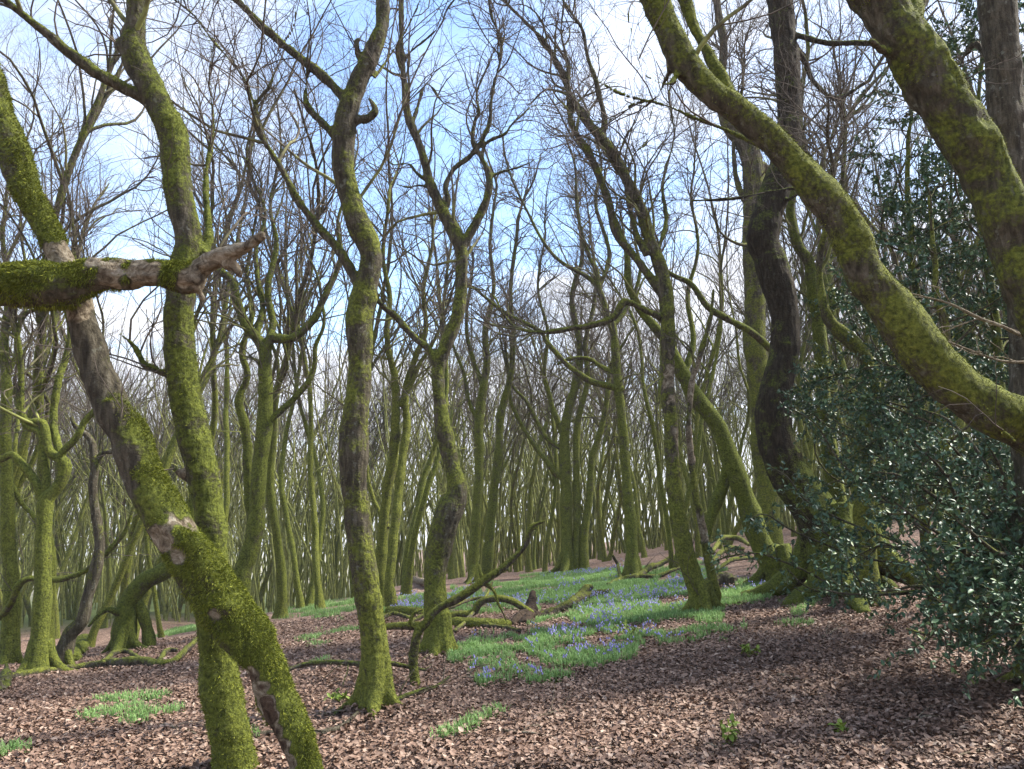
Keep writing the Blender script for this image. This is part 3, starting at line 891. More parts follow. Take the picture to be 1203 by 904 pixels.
KINDS = [('straight', 'slim straight'), ('twin', 'twin-stemmed'), ('leaning', 'leaning'), ('spreading', 'low-forking'), ('stout', 'stout'), ('pole', 'pole-thin')]
TEMPL = [(k, w, *template(k, 500 + i * 7 + j * 91)) for i, (k, w) in enumerate(KINDS) for j in range(2)]
YL = ([-300, 0, 150, 300, 420, 560, 700, 800, 900, 1203, 1500], [775, 765, 738, 700, 688, 680, 668, 652, 650, 640, 640])
def i_try_skip(u):
    return u > -.15 and g.random() < .25


g = np.random.default_rng(77)
placed = [np.array([x, y]) for x, y in []]
spots = []
for px_, Yf in [(75, 12.2), (118, 15.5), (168, 18), (205, 16.5), (262, 19.5), (335, 17.5), (362, 21), (385, 18.5), (425, 22), (480, 20), (30, 16), (-20, 14), (790, 19), (818, 23)]:
    xf = (px_ - W0 / 2) / F0 * Yf * 1.0
    spots.append((xf, Yf, float(terrain(xf, Yf))))
NBG = 292
tries = 0
while len(spots) < NBG and tries < 60000:
    tries += 1
    Yd = 8.5 + 44 * g.random() ** .9
    u = g.uniform(-.78, .78)
    x = u * Yd
    z = float(terrain(x, Yd))
    px, py = project(np.array([x, Yd, z]))
    lim = np.interp(px, *YL)
    if py > lim and math.hypot(x, Yd) < 40:
        continue
    if (u > .25 and Yd < 11.5) or (i_try_skip(u)):
        continue
    md = 1.05 + Yd * .012
    if any((x - s[0]) ** 2 + (Yd - s[1]) ** 2 < md * md for s in spots):
        continue
    spots.append((x, Yd, z))
spots.sort(key=lambda s: s[1])
ZONE = [(420, 'on the slope falling away behind the leaning trunk', 'bare trees on the left slope'),
        (860, 'in the crowded wood behind the bluebells', 'bare trees behind the bluebells'),
        (9999, 'in the wood behind the holly', 'bare trees behind the holly')]
for i, (x, y, z) in enumerate(spots):
    k, w, tm, cm = TEMPL[int(g.choice(12, p=np.array([3, 3, 2, 2, 2.5, 2.5, 2, 2, 1.6, 1.6, 2, 2]) / 26.2))]
    px, _ = project(np.array([x, y, z]))
    zone = next(t for t in ZONE if px < t[0])
    far = 'far' if y > 30 else 'nearer' if y < 17 else 'middle-distance'
    o = empty('bare_tree', (x, y, z), f'{far} {w} bare mossy tree {zone[1]}', 'tree', f'{far} {w} {zone[2]}')
    sc = g.uniform(.85, 1.2) * (1.18 if px < 420 and y > 16 else 1.05)
    o.scale = (sc * .88, sc * .88, sc * g.uniform(.95, 1.12))
    o.rotation_euler = (g.normal() * .04, g.normal() * .05, g.uniform(0, 6.28))
    a = link('trunk', tm, o)
    c = link('crown', cm, o)

# the wood beyond, where stems can no longer be told apart
A = Acc()
n = 2700
gx = np.random.default_rng(5)
Yd = gx.uniform(34, 80, n)
x = gx.uniform(-.8, .8, n) * Yd
ok = (x / Yd < -.02) | (x / Yd > .33) | (Yd > 40)
x, Yd = x[ok], Yd[ok]
n = len(x)
P0 = np.stack([x, Yd, terrain(x, Yd) - .3], -1)
P, Rd = march(P0, np.tile([0, 0, 1.0], (n, 1)) + gx.normal(size=(n, 3)) * .1, gx.uniform(11, 17, n), gx.uniform(.028, .075, n), 12, .07, .03, .2, gx)
tubes(A, P, Rd, 5, moss=moss_level(Rd, P[..., 2] - P0[:, None, 2]))
L = np.linalg.norm(P[:, -1] - P[:, 0], axis=1)
P1, R1, L1 = spawn(P, Rd, L, n * 6, .2, .95, (18, 45), (1.5, 4), .6, .028, 7, .15, .1, gen=gx)
tubes(A, P1, R1, 3, moss=.85)
P2, R2, L2 = spawn(P1, R1, L1, n * 5, .15, 1, (22, 60), (.6, 1.8), .5, .010, 4, .15, .08, gen=gx, rmin=.004)
tubes(A, P2, R2, 3, moss=.15)
tag(link('distant_woodland', A.mesh('distant_woodland', M_TWIG)), 'dense bare far wood closing the view between the trunks', 'woodland', kind='stuff')


# ------------------------------------------------------------------ fallen wood
def sweep_thing(name, label, cat, polys, seed, mossb=.6, dead=0.0, voxel=None, material=None, group=None, world=False, Y=None, disp=.008, tuft=0,
                tuft_len=.025, deadspots=(), hang=.0, twigs=0, partname=None):
    gen = np.random.default_rng(seed * 7 + 1)
    S = []
    for k, st in enumerate(polys):
        P = np.array(st, float) if world else stem3d(st, Y)
        P = catmull(P, max(.012, P[:, 3].max() * .5))
        S.append(wob(P, .4, seed * 5 + k))
    b0 = S[0][0, :3].copy()
    acc = Acc()
    for k, P in enumerate(S):
        tube(acc, P, 12 if P[:, 3].max() > .03 else 7, 0 if voxel else .15, True, seed + k, moss=mossb, dead=dead)
    if twigs:
        rs = [resample(P, 12) for P in S]
        Q, q, _ = spawn(np.stack([a[:, :3] for a, _ in rs]), np.stack([a[:, 3] for a, _ in rs]), np.array([l for _, l in rs]), twigs, .2, 1,
                        (25, 70), (.15, .5), .5, .008, 5, .2, .03, gen=gen, up=.6)
        tubes(acc, Q, q, 4, moss=mossb * .6, dead=dead)
    if voxel:
        v, nr, q, t = remesh(acc, voxel, name)
        v = v + nr * (disp * (fbm(v, 6, seed, 3) + .5 * fbm(v * np.array([.3, 1, 1]), 32, seed + 3, 2)))[:, None]
        dm = np.full(len(v), dead)
        for (px, py, rad, amt) in deadspots:
            c = at(px, py, Y)
            rr_ = rad * depth(c) / F0
            e = v - c
            e[:, 1] *= .35
            dm = np.maximum(dm, amt * sstep(1.15, .6, np.linalg.norm(e, axis=1) / rr_ + .35 * fbm(v, 12, seed + 8, 2)))
        ms = np.clip(mossb + .25 * nr[:, 2], 0, 1)
        acc = Acc()
        acc.add(v, q, t, moss=ms, dead=dm)
    o = link(name, acc.mesh(name, material or M_BARK, b0), None, b0)
    tag(o, label, cat, group)
    if voxel and tuft:
        A = Acc()
        near = ms - dm * 1.4 + .2 * nr[:, 2] + .6 * fbm(v, 5, seed + 77, 2)
        tufts(A, v, nr, np.clip(near - .45, 0, 1), tuft, tuft_len, gen, hang)
        link('moss', A.mesh(name + '_moss', M_TUFT, b0, smooth=False), o)
    return o


sweep_thing('fallen_log', 'level mossy log with a splintered end, lodged across the leaning trunk', 'log', [
    [(-130, 352, 56, -.1), (-60, 344, 54, -.05), (0, 335, 50), (40, 335, 52), (85, 332, 50), (110, 323, 38), (135, 322, 35), (170, 322, 32), (200, 325, 34), (222, 327, 36), (236, 328, 30)],
    [(228, 318, 24), (243, 308, 22, -.03), (262, 299, 20, -.06), (280, 293, 17, -.09), (296, 284, 14, -.12), (308, 275, 11, -.14)],
    [(262, 302, 16, -.04), (272, 310, 14, -.04), (280, 320, 8, -.04), (283, 327, 3, -.04)],
    [(228, 332, 16, .02), (234, 342, 9, .02), (238, 353, 3, .02)],
], 31, mossb=.85, voxel=.009, Y=4.72, disp=.016, tuft=20000, tuft_len=.035, hang=.9,
    deadspots=[(118, 312, 15, .9), (140, 320, 20, 1), (168, 322, 20, 1), (188, 316, 12, .9), (236, 330, 20, 1), (262, 300, 34, 1), (290, 288, 34, 1), (275, 315, 20, 1), (238, 350, 14, 1)])


def on_ground(pts):
    """(px,py,width px, lift m) on the ground -> world rows"""
    out = []
    for px, py, w, h in pts:
        p = ground(px, py)
        out.append([p[0], p[1], p[2] + h, .5 * w * depth(p) / F0])
    return out


YW = ground(488, 806)[1]
sweep_thing('propped_branch', 'long mossy dead branch arching up right from a crooked prop beside the curved tree', 'branch', [
    [(455, 737, 8, .25), (480, 735, 9, .1), (500, 733, 10), (513, 717, 10), (540, 701, 10), (570, 682, 9), (593, 667, 8), (617, 641, 7), (621, 625, 7), (626, 617, 5), (640, 612, 4)],
    [(496, 738, 10), (490, 745, 11), (485, 771, 11), (487, 795, 12), (490, 812, 15)],
    [(568, 684, 5), (580, 694, 4), (585, 708, 4), (592, 722, 3), (595, 730, 2)],
    [(482, 734, 5), (486, 722, 4), (497, 716, 3)], [(621, 624, 4), (628, 622, 3), (632, 622, 2)],
], 32, mossb=.62, voxel=.008, Y=YW, disp=.004, tuft=1500, tuft_len=.014)
sweep_thing('fallen_bough', 'looping dead bough lying over the mossy log behind the arching tree', 'branch', [
    [(528, 724, 7, 0), (540, 722, 8, 0), (556, 719, 8, 0), (563, 709, 8, 0), (572, 704, 8, 0), (590, 703, 8, 0), (604, 707, 8, 0), (618, 716, 8, 0), (626, 722, 9, 0)]], 33,
    mossb=.6, Y=ground(620, 730)[1], voxel=.01, disp=.004)
sweep_thing('mossy_log', 'short mossy log lying flat behind the arching tree', 'log', [
    on_ground([(524, 737, 13, .05), (540, 738, 13, .07), (565, 739, 13, .07), (590, 738, 12, .06), (600, 737, 8, .05)])], 34, mossb=1.0, world=True, voxel=.012, disp=.01, tuft=1500, tuft_len=.02)
sweep_thing('dark_stump', 'blackened jagged root stump at the end of the mossy log', 'stump', [
    on_ground([(617, 735, 16, .0), (622, 727, 18, .1), (626, 724, 12, .25), (627, 722, 6, .36)]), on_ground([(600, 737, 9, .03), (612, 731, 10, .12), (624, 728, 10, .1)]),
    on_ground([(624, 730, 10, .1), (634, 728, 9, .05), (644, 728, 5, .02)])], 35, mossb=.05, world=True, voxel=.012, disp=.02, material=simple('rotten_wood', [(.3, (.012, .009, .007)), (.7, (.07, .05, .035))], 20, .95, .1, None, .01))
sweep_thing('decayed_log', 'long decayed brown log with mossy patches running right through the bluebells', 'log', [
    on_ground([(632, 727, 9, .04), (650, 723, 10, .06), (668, 716, 10, .07), (684, 708, 11, .09), (700, 704, 9, .08), (718, 700, 4, .1)]),
    on_ground([(680, 709, 10, .1), (690, 702, 9, .16), (696, 702, 5, .17)])], 36, mossb=.55, dead=.22, world=True, voxel=.012, disp=.02, material=M_BARKD)
sweep_thing('dead_branch', 'dead branch with forked ends lying at the foot of the crooked tree', 'branch', [
    on_ground([(714, 690, 5, .03), (728, 685, 7, .05), (748, 683, 7, .1), (765, 674, 7, .15), (772, 671, 6, .12), (790, 667, 6, .25), (806, 664, 5, .2)]),
    on_ground([(748, 683, 5, .1), (770, 680, 5, .05), (790, 676, 4, .1), (806, 672, 3, .12)]),
    on_ground([(730, 685, 4, .05), (726, 680, 4, .3), (720, 682, 3, .55)])], 37, mossb=.45, world=True, twigs=6)
sweep_thing('rotten_log', 'short rotten dark log among bluebells behind the slim twin-stemmed tree', 'log', [
    on_ground([(796, 697, 8, .04), (815, 695, 10, .06), (835, 692, 15, .08), (852, 688, 20, .1), (862, 688, 12, .1)])], 38, mossb=.1, world=True, voxel=.015, disp=.03, material=M_BARKD)
sweep_thing('brush_pile', 'tangle of dead mossy branches on the ground left of the tilted mossy tree', 'branches', [
    on_ground([(838, 664, 5, .3), (850, 655, 6, .5), (868, 653, 6, .45), (880, 655, 4, .3)]), on_ground([(838, 670, 5, .2), (855, 662, 6, .35), (875, 660, 5, .3)]),
    on_ground([(842, 675, 4, .1), (862, 668, 5, .2), (885, 664, 4, .15), (900, 664, 3, .1)])], 39, mossb=.6, world=True, twigs=10)
sweep_thing('fallen_branch', 'long thin mossy branch lying across the leaves behind the left trunks', 'branch', [
    on_ground([(-25, 806, 9, .05), (17, 800, 9, .05), (45, 796, 9, .06), (67, 793, 9, .06), (110, 788, 10, .08), (150, 785, 10, .08), (187, 785, 9, .06), (205, 781, 8, .06), (225, 768, 6, .12), (243, 756, 4, .22)]),
    on_ground([(120, 787, 6, .08), (135, 777, 6, .12), (150, 775, 5, .1), (170, 785, 4, .06)]), on_ground([(185, 785, 7, .06), (196, 774, 6, .1), (208, 773, 4, .1)])],
    40, mossb=.4, world=True, twigs=8)
sweep_thing('rotten_stump', 'low dark rotten stump at the left edge beside the long fallen branch', 'stump', [
    on_ground([(2, 815, 14, -.05), (3, 812, 15, .1), (4, 810, 10, .2), (5, 809, 4, .27)]), on_ground([(0, 815, 12, .0), (-6, 814, 10, .12)])], 41, mossb=.1, world=True, voxel=.012, disp=.02, material=M_BARKD)
sweep_thing('mossy_branch', 'crossed mossy sticks resting round the foot of the curved tree', 'branch', [
    on_ground([(335, 800, 5, .1), (365, 796, 5, .14), (400, 803, 6, .2), (430, 806, 6, .2), (455, 805, 6, .2), (482, 803, 5, .14), (500, 801, 3, .1)]),
    on_ground([(385, 848, 5, .02), (405, 836, 5, .04), (430, 826, 5, .1), (440, 815, 4, .2), (450, 806, 3, .3)]),
    on_ground([(445, 836, 5, .03), (475, 826, 6, .05), (500, 819, 6, .05), (515, 812, 4, .05), (528, 806, 3, .08)])], 42, mossb=.35, world=True, twigs=8)
sweep_thing('broken_bough', 'dark broken bough sunk in the leaves at the foot of the leaning trunk', 'branch', [
    on_ground([(292, 872, 6, .04), (318, 868, 6, .05), (350, 872, 6, .04), (385, 866, 7, .05), (402, 860, 5, .05), (420, 846, 4, .06)])], 43, mossb=.05, world=True, material=M_BARKD, twigs=4)
sweep_thing('small_log', 'short mossy log end lying among leaves behind the curved tree', 'log', [
    on_ground([(456, 722, 12, .05), (470, 723, 13, .07), (488, 724, 12, .07), (500, 724, 10, .05)])], 44, mossb=1.0, world=True, voxel=.012, disp=.012, tuft=800)
sweep_thing('dead_branch', 'thin crossed dead branches resting low behind the foot of the arching tree', 'branches', [
    on_ground([(470, 742, 4, .05), (500, 734, 5, .15), (530, 728, 5, .2), (556, 722, 4, .25), (580, 724, 3, .3)]), on_ground([(534, 745, 5, .03), (552, 735, 5, .12), (570, 724, 4, .3), (578, 716, 3, .45)]),
    on_ground([(548, 738, 4, .05), (590, 742, 5, .06), (612, 746, 4, .05)]), on_ground([(440, 733, 4, .03), (462, 728, 5, .1), (484, 731, 4, .05)])], 48, mossb=.35, world=True, twigs=14)
sweep_thing('far_log', 'pale brown fallen log before the dense wood behind the curved tree', 'log', [
    on_ground([(462, 676, 5, .3), (480, 682, 7, .2), (496, 688, 7, .1), (508, 690, 5, .08)])], 45, mossb=.1, dead=.6, world=True, twigs=4)
sweep_thing('grey_branch', 'pale grey fallen branch at the wood edge right of the forking left tree', 'branch', [
    on_ground([(335, 704, 7, .1), (350, 700, 6, .12), (370, 696, 5, .2), (385, 693, 4, .5), (398, 691, 3, .9)])], 46, mossb=.0, dead=.7, world=True, twigs=8)
sweep_thing('mossy_stump', 'knobbly mossy stump on the ground left of the bent thick trunk', 'stump', [
    on_ground([(93, 772, 14, .02), (97, 762, 18, .1), (102, 760, 12, .18)]), on_ground([(84, 780, 16, .05), (86, 775, 14, .16)])], 47, mossb=1.0, world=True, voxel=.014, disp=.03, tuft=1500)

# loose sticks in the litter
gs = np.random.default_rng(91)
STK = [(620, 868, 60, -.2), (520, 862, 40, .9), (210, 862, 46, -.5), (90, 840, 60, .1), (390, 722 + 120, 50, .2), (650, 842, 40, .5), (930, 800, 36, -.4), (1080, 850, 44, .3),
       (700, 884, 50, .15), (845, 885, 40, -.6), (300, 836, 40, -.2), (1165, 885, 90, .5), (980, 745, 44, .9), (560, 800, 40, .1)]
for i, (px, py, ln, sl) in enumerate(STK):
    n = 5
    pts = []
    for k in range(n):
        s = (k / (n - 1) - .5) * ln
        pts.append((px + s * math.cos(sl), py - s * math.sin(sl) * .5, gs.uniform(2.5, 4.2) * (1 - .12 * k), .025 + .015 * gs.random()))
    sweep_thing('dead_stick', 'thin dead stick lying loose on the leaf litter', 'stick', [on_ground(pts)], 60 + i, mossb=0, dead=.5, world=True, twigs=2, group='dead sticks on the leaf litter')

# pale dead twigs hanging in front of the holly
sweep_thing('bare_branch', 'pale bare dead twigs reaching in from the right edge over the holly', 'branch', [
    [(1240, 405, 5), (1200, 394, 4.5), (1178, 384, 4), (1150, 374, 4), (1118, 358, 3), (1090, 350, 2), (1070, 345, 1.5)],
    [(1230, 425, 4, .2), (1180, 425, 3, .2), (1140, 412, 2.5, .2), (1110, 400, 2, .2)],
    [(1118, 358, 2), (1105, 340, 1.6), (1090, 335, 1.2)], [(1150, 374, 2), (1120, 385, 1.6), (1095, 398, 1.2)]], 59, mossb=0, dead=.7, Y=4.9, twigs=14)

# ------------------------------------------------------------------ ground
def build_ground():
    r = np.concatenate([np.linspace(0, 3, 12), np.linspace(3.1, 16, 150), np.geomspace(16.15, 60, 110), np.geomspace(61, 300, 40)])
    a = np.radians(np.concatenate([np.linspace(-180, -52, 30, endpoint=False), np.linspace(-52, 52, 210, endpoint=False), np.linspace(52, 180, 31)]))
    rr, aa = np.meshgrid(r, a, indexing='ij')
    X, Y = rr * np.sin(aa), rr * np.cos(aa)
    Z = terrain(X, Y)
    q2 = np.stack([X, Y], -1)
    Z = Z + np.clip(1.3 - rr / 16, 0, 1) * (.022 * vnoise(q2, 6, 21) + .012 * vnoise(q2, 14, 22))
    n, m = rr.shape
    i, j = np.meshgrid(np.arange(n - 1), np.arange(m - 1), indexing='ij')
    q = np.stack([i * m + j, i * m + j + 1, (i + 1) * m + j + 1, (i + 1) * m + j], -1).reshape(-1, 4)[:, ::-1]
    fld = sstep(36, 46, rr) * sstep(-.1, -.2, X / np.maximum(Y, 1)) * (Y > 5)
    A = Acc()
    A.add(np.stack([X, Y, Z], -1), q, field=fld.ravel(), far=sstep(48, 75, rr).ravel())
    m_, nt, b = mat('leaf_litter_ground')
    N = NT(nt)
    co = N.n('ShaderNodeTexCoord').outputs['Object']
    warp = N.n('ShaderNodeTexNoise')
    nt.links.new(co, warp.inputs['Vector'])
    warp.inputs['Scale'].default_value = 9
    va = N.n('ShaderNodeVectorMath', operation='MULTIPLY_ADD')
    nt.links.new(warp.outputs['Color'], va.inputs[0])
    va.inputs[1].default_value = (.12, .12, .12)
    nt.links.new(co, va.inputs[2])
    vor = N.n('ShaderNodeTexVoronoi', feature='F1')
    vor.inputs['Scale'].default_value = 24
    nt.links.new(va.outputs[0], vor.inputs['Vector'])
    sep = N.n('ShaderNodeSeparateColor')
    nt.links.new(vor.outputs['Color'], sep.inputs[0])
    c = N.ramp(sep.outputs[0], [(0, (.07, .04, .026)), (.35, (.16, .098, .068)), (.65, (.245, .16, .118)), (1, (.36, .26, .20))])
    big = N.noise(co, .8, 5, .6)
    c = N.mix(N.smooth(big, .35, .75), c, N.mix(1.0, c, (.62, .58, .56), 'MULTIPLY'))
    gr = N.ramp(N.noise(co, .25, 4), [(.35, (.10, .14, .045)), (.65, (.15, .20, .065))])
    gr = N.mix(N.attr('far'), gr, (.26, .25, .19))  # field pales with distance: haze put into the ground colour
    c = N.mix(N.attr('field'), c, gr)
    nt.links.new(c, b.inputs['Base Color'])
    b.inputs['Roughness'].default_value = .85
    b.inputs['Specular IOR Level'].default_value = .25
    nt.links.new(N.bump(N.math('ADD', vor.outputs['Distance'], N.math('MULTIPLY', sep.outputs[1], .4)), .8, .035), b.inputs['Normal'])
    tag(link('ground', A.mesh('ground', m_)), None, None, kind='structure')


build_ground()


def leaf_batch(acc, p, d, nrm, L, Wd, curl, rnd, fold=.25):
    """8-vertex leaves: p base, d direction, nrm up"""
    s = unit(np.cross(d, nrm))
    n = unit(np.cross(s, d))
    L = L[:, None]
    Wd = Wd[:, None]
    c = curl[:, None]
    f = fold
    rows = [p,
            p + d * L * .30 + s * Wd * .46 + n * (Wd * f + c * L * .12), p + d * L * .30 + n * c * L * .10, p + d * L * .30 - s * Wd * .46 + n * (Wd * f + c * L * .12),
            p + d * L * .68 + s * Wd * .40 + n * (Wd * f - c * L * .05), p + d * L * .68 + n * c * L * .02, p + d * L * .68 - s * Wd * .40 + n * (Wd * f - c * L * .05),
            p + d * L - n * c * L * .18]
    V = np.stack(rows, 1)
    N = len(p)
    o = (np.arange(N) * 8)[:, None]
    q = np.concatenate([o + np.array([[2, 5, 4, 1]]), o + np.array([[3, 6, 5, 2]])])
    t = np.concatenate([o + np.array([[0, 2, 1]]), o + np.array([[0, 3, 2]]), o + np.array([[4, 5, 7]]), o + np.array([[5, 6, 7]])])
    acc.add(V, q, t, rnd=np.repeat(rnd, 8))


def sample_ground(n, gen, ymin=3.2, ymax=16.0, umax=.72, pw=1.0):
    Y = ymin + (ymax - ymin) * gen.random(n) ** pw
    X = gen.uniform(-umax, umax, n) * Y
    return X, Y


def litter():
    gl = np.random.default_rng(21)
    A = Acc()
    n = 240000
    X, Y = sample_ground(n, gl, 3.3, 15, .74, 1.25)
    k = np.clip(X / Y, -.74, .74)
    Z = terrain(X, Y) + gl.uniform(.004, .045, n) ** 1.0
    th = gl.uniform(0, 2 * math.pi, n)
    d = unit(np.stack([np.cos(th), np.sin(th), gl.normal(size=n) * .28], -1))
    nr = unit(np.stack([gl.normal(size=n) * .25, gl.normal(size=n) * .25, np.ones(n)], -1))
    nr = np.where(gl.random(n)[:, None] < .5, nr, nr * np.array([1, 1, 1]))
    L = .018 + .034 * gl.random(n) + .02 * gl.random(n) ** 4
    leaf_batch(A, np.stack([X, Y, Z], -1), d, nr, L, L * gl.uniform(.45, .7, n), gl.normal(size=n) * .8, gl.random(n), .15)
    for (px_, py_, rb) in [(441, 834, .16), (514, 770, .2), (824, 720, .18), (272, 905, .16), (366, 905, .17), (43, 794, .2), (988, 700, .5), (743, 680, .18), (72, 788, .14)]:
        c0 = ground(px_, py_)
        k = 900
        a = gl.uniform(0, 6.283, k)
        q = rb * (.85 + 1.6 * gl.random(k) ** 1.6)
        x, y = c0[0] + np.cos(a) * q, c0[1] + np.sin(a) * q
        z = terrain(x, y) + gl.random(k) * .07 * np.clip(1.9 - q / rb, .25, 1)
        th = gl.uniform(0, 6.283, k)
        L = .025 + .04 * gl.random(k)
        leaf_batch(A, np.stack([x, y, z], -1), unit(np.stack([np.cos(th), np.sin(th), gl.normal(size=k) * .3], -1)), unit(np.stack([gl.normal(size=k) * .45, gl.normal(size=k) * .45, np.ones(k)], -1)),
                   L, L * .6, gl.normal(size=k) * .8, gl.random(k), .15)
    m, nt, b = mat('dead_leaves')
    N = NT(nt)
    c = N.ramp(N.attr('rnd'), [(0, (.07, .039, .025)), (.3, (.155, .092, .062)), (.6, (.235, .150, .108)), (.9, (.30, .205, .152)), (1, (.43, .335, .265))])
    co = N.n('ShaderNodeTexCoord').outputs['Object']
    c = N.mix(N.noise(co, 60, 3), N.mix(1.0, c, (.7, .66, .62), 'MULTIPLY'), c)
    nt.links.new(c, b.inputs['Base Color'])
    b.inputs['Roughness'].default_value = .62
    b.inputs['Specular IOR Level'].default_value = .35
    tag(link('leaf_litter', A.mesh('leaf_litter', m)), 'curled brown fallen leaves covering the woodland ground', 'leaf litter', kind='stuff')


litter()


# ------------------------------------------------------------------ bluebells and grass
def inside(px, py, poly):
    r = np.zeros(len(px), bool)
    for (x1, y1), (x2, y2) in zip(poly, poly[1:] + poly[:1]):
        c = (y1 > py) != (y2 > py)
        xi = (x2 - x1) * (py - y1) / ((y2 - y1) if y2 != y1 else 1e-9) + x1
        r ^= c & (px < xi)
    return r


CARPET = [[(528, 772), (560, 748), (610, 738), (690, 712), (720, 700), (760, 690), (830, 690), (900, 688), (965, 672), (955, 690), (900, 706), (868, 720), (862, 738), (780, 762), (740, 778), (690, 790),
           (620, 802), (570, 802), (540, 792), (525, 784)],
          [(430, 716), (520, 702), (590, 690), (640, 678), (700, 672), (760, 672), (800, 660), (840, 664), (830, 690), (760, 692), (720, 702), (640, 716), (560, 722), (500, 726), (440, 726)]]
PATCH = [[(100, 850), (140, 832), (180, 824), (222, 824), (205, 840), (160, 848), (120, 856)], [(-40, 905), (-20, 886), (20, 882), (38, 890), (20, 900)],
         [(340, 718), (380, 706), (425, 704), (425, 716), (380, 724), (345, 724)], [(500, 866), (540, 850), (590, 838), (605, 846), (560, 858), (520, 868)],
         [(365, 752), (395, 742), (415, 744), (400, 754)], [(180, 740), (215, 730), (232, 732), (228, 742), (190, 745)], [(360, 786), (375, 778), (388, 784), (372, 790)],
         [(640, 668), (690, 662), (760, 652), (770, 660), (700, 672)], [(275, 862), (296, 850), (306, 860), (290, 868)], [(905, 735), (940, 712), (952, 716), (935, 735)],
         [(860, 750), (872, 735), (885, 726), (880, 745)], [(300, 712), (330, 706), (345, 710), (320, 716)], [(560, 770), (590, 765), (640, 790), (580, 800)]]
gb = np.random.default_rng(31)


def carpet_points(polys, n, ymin, ymax, thr, seed, umax=.72):
    X, Y = sample_ground(n, gb, ymin, ymax, umax)
    Z = terrain(X, Y)
    px, py = project(np.stack([X, Y, Z], -1))
    j = np.stack([X, Y], -1)
    jx = px + 26 * fbm(j, 2.0, seed, 3)
    jy = py + 9 * fbm(j, 2.0, seed + 5, 3)
    k = np.zeros(n, bool)
    for p in polys:
        k |= inside(jx, jy, p)
    k &= fbm(j, 1.6, seed + 9, 3) > thr
    return np.stack([X, Y, Z], -1)[k]


def blades(acc, p, gen, h0, h1, w):
    n = len(p)
    th = gen.uniform(0, 2 * math.pi, n)
    o = np.stack([np.cos(th), np.sin(th), np.zeros(n)], -1)
    s = np.stack([-np.sin(th), np.cos(th), np.zeros(n)], -1) * (w * gen.uniform(.6, 1.2, n))[:, None]
    h = gen.uniform(h0, h1, n)[:, None]
    bend = gen.uniform(.15, .9, n)[:, None]
    z = np.array([0, 0, 1.0])
    m = p + z * h * .62 + o * h * .25 * bend
    t = p + z * h * (1.0 - .35 * bend) + o * h * .75 * bend
    V = np.stack([p - s - z * .02, p + s - z * .02, m - s * .9, m + s * .9, t], 1)
    i = (np.arange(n) * 5)[:, None]
    acc.add(V, i + np.array([[0, 1, 3, 2]]), i + np.array([[2, 3, 4]]), rnd=np.repeat(gen.random(n), 5))


M_GRASS = simple('bluebell_leaves', [(0, (.10, .18, .05)), (.4, (.21, .36, .115)), (.75, (.31, .47, .18)), (1, (.42, .54, .26))], 3, .7, .2, 'rnd')
_nt = M_GRASS.node_tree
_b = next(x for x in _nt.nodes if x.type == 'BSDF_PRINCIPLED')
_o = next(x for x in _nt.nodes if x.type == 'OUTPUT_MATERIAL')
_t = _nt.nodes.new('ShaderNodeBsdfTranslucent')
_nt.links.new(_b.inputs['Base Color'].links[0].from_socket, _t.inputs[0])
_m = _nt.nodes.new('ShaderNodeMixShader')
_m.inputs[0].default_value = .4
_nt.links.new(_b.outputs[0], _m.inputs[1])
_nt.links.new(_t.outputs[0], _m.inputs[2])
_nt.links.new(_m.outputs[0], _o.inputs[0])
A = Acc()
pc = carpet_points(CARPET, 560000, 7.5, 26, -.25, 61, .5)
pp = carpet_points(PATCH, 520000, 4.5, 22, -.35, 63)
blades(A, pc[:125000], gb, .045, .135, .0055)
blades(A, pp[:48000], gb, .04, .12, .0045)
tag(link('bluebell_leaves', A.mesh('bluebell_leaves', M_GRASS, smooth=False)), 'fresh green strap leaves carpeting the clearing', 'ground cover', kind='stuff')


def bluebells():
    A, S = Acc(), Acc()
    X, Y = sample_ground(60000, gb, 7.5, 26, .5)
    p = carpet_points(CARPET, 60000, 7.5, 26, -.3, 61, .5)
    cl = fbm(p[:, :2], .9, 71, 3) + .2 * gb.normal(size=len(p))
    p = p[cl > .22][:560]
    n = len(p)
    th = gb.uniform(0, 6.28, n)
    o = np.stack([np.cos(th), np.sin(th), np.zeros(n)], -1)
    h = gb.uniform(.10, .19, n)[:, None]
    z = np.array([0, 0, 1.0])
    P = np.stack([p, p + z * h * .7 + o * .02, p + z * h + o * .07, p + z * (h - .012) + o * .11], 1)
    tubes(S, P, np.full((n, 4), .0028), 3, rnd=.5)
    octv = np.array([[0, 0, .5], [.36, 0, .1], [0, .36, .1], [-.36, 0, .1], [0, -.36, .1], [0, 0, -.1], [.5, 0, -.5], [0, .5, -.5], [-.5, 0, -.5], [0, -.5, -.5]])
    tri = np.array([[0, 1, 2], [0, 2, 3], [0, 3, 4], [0, 4, 1]])
    qd = np.array([[1, 6, 7, 2], [2, 7, 8, 3], [3, 8, 9, 4], [4, 9, 6, 1]])
    for k in range(6):
        f = .62 + .38 * k / 5
        c = p + z * h * f + o * (.02 + .07 * max(0, (f - .7) / .3)) + gb.normal(size=(n, 3)) * .012
        V = c[:, None] + octv[None] * .017 * np.array([1, 1, 1.25])
        i = (np.arange(n) * 10)[:, None, None]
        A.add(V, (i + qd[None]).reshape(-1, 4), (i + tri[None]).reshape(-1, 3), rnd=np.repeat(gb.random(n), 10))
    m = simple('bluebell_petals', [(0, (.16, .14, .38)), (.5, (.25, .23, .52)), (1, (.38, .36, .66))], 3, .6, .3, 'rnd')
    o = link('bluebells', A.mesh('bluebells', m))
    tag(o, 'drifts of violet-blue bluebells among the green leaves', 'bluebells', kind='stuff')
    t = link('bluebell_stems', S.mesh('bluebell_stems', M_GRASS))
    t.parent = o


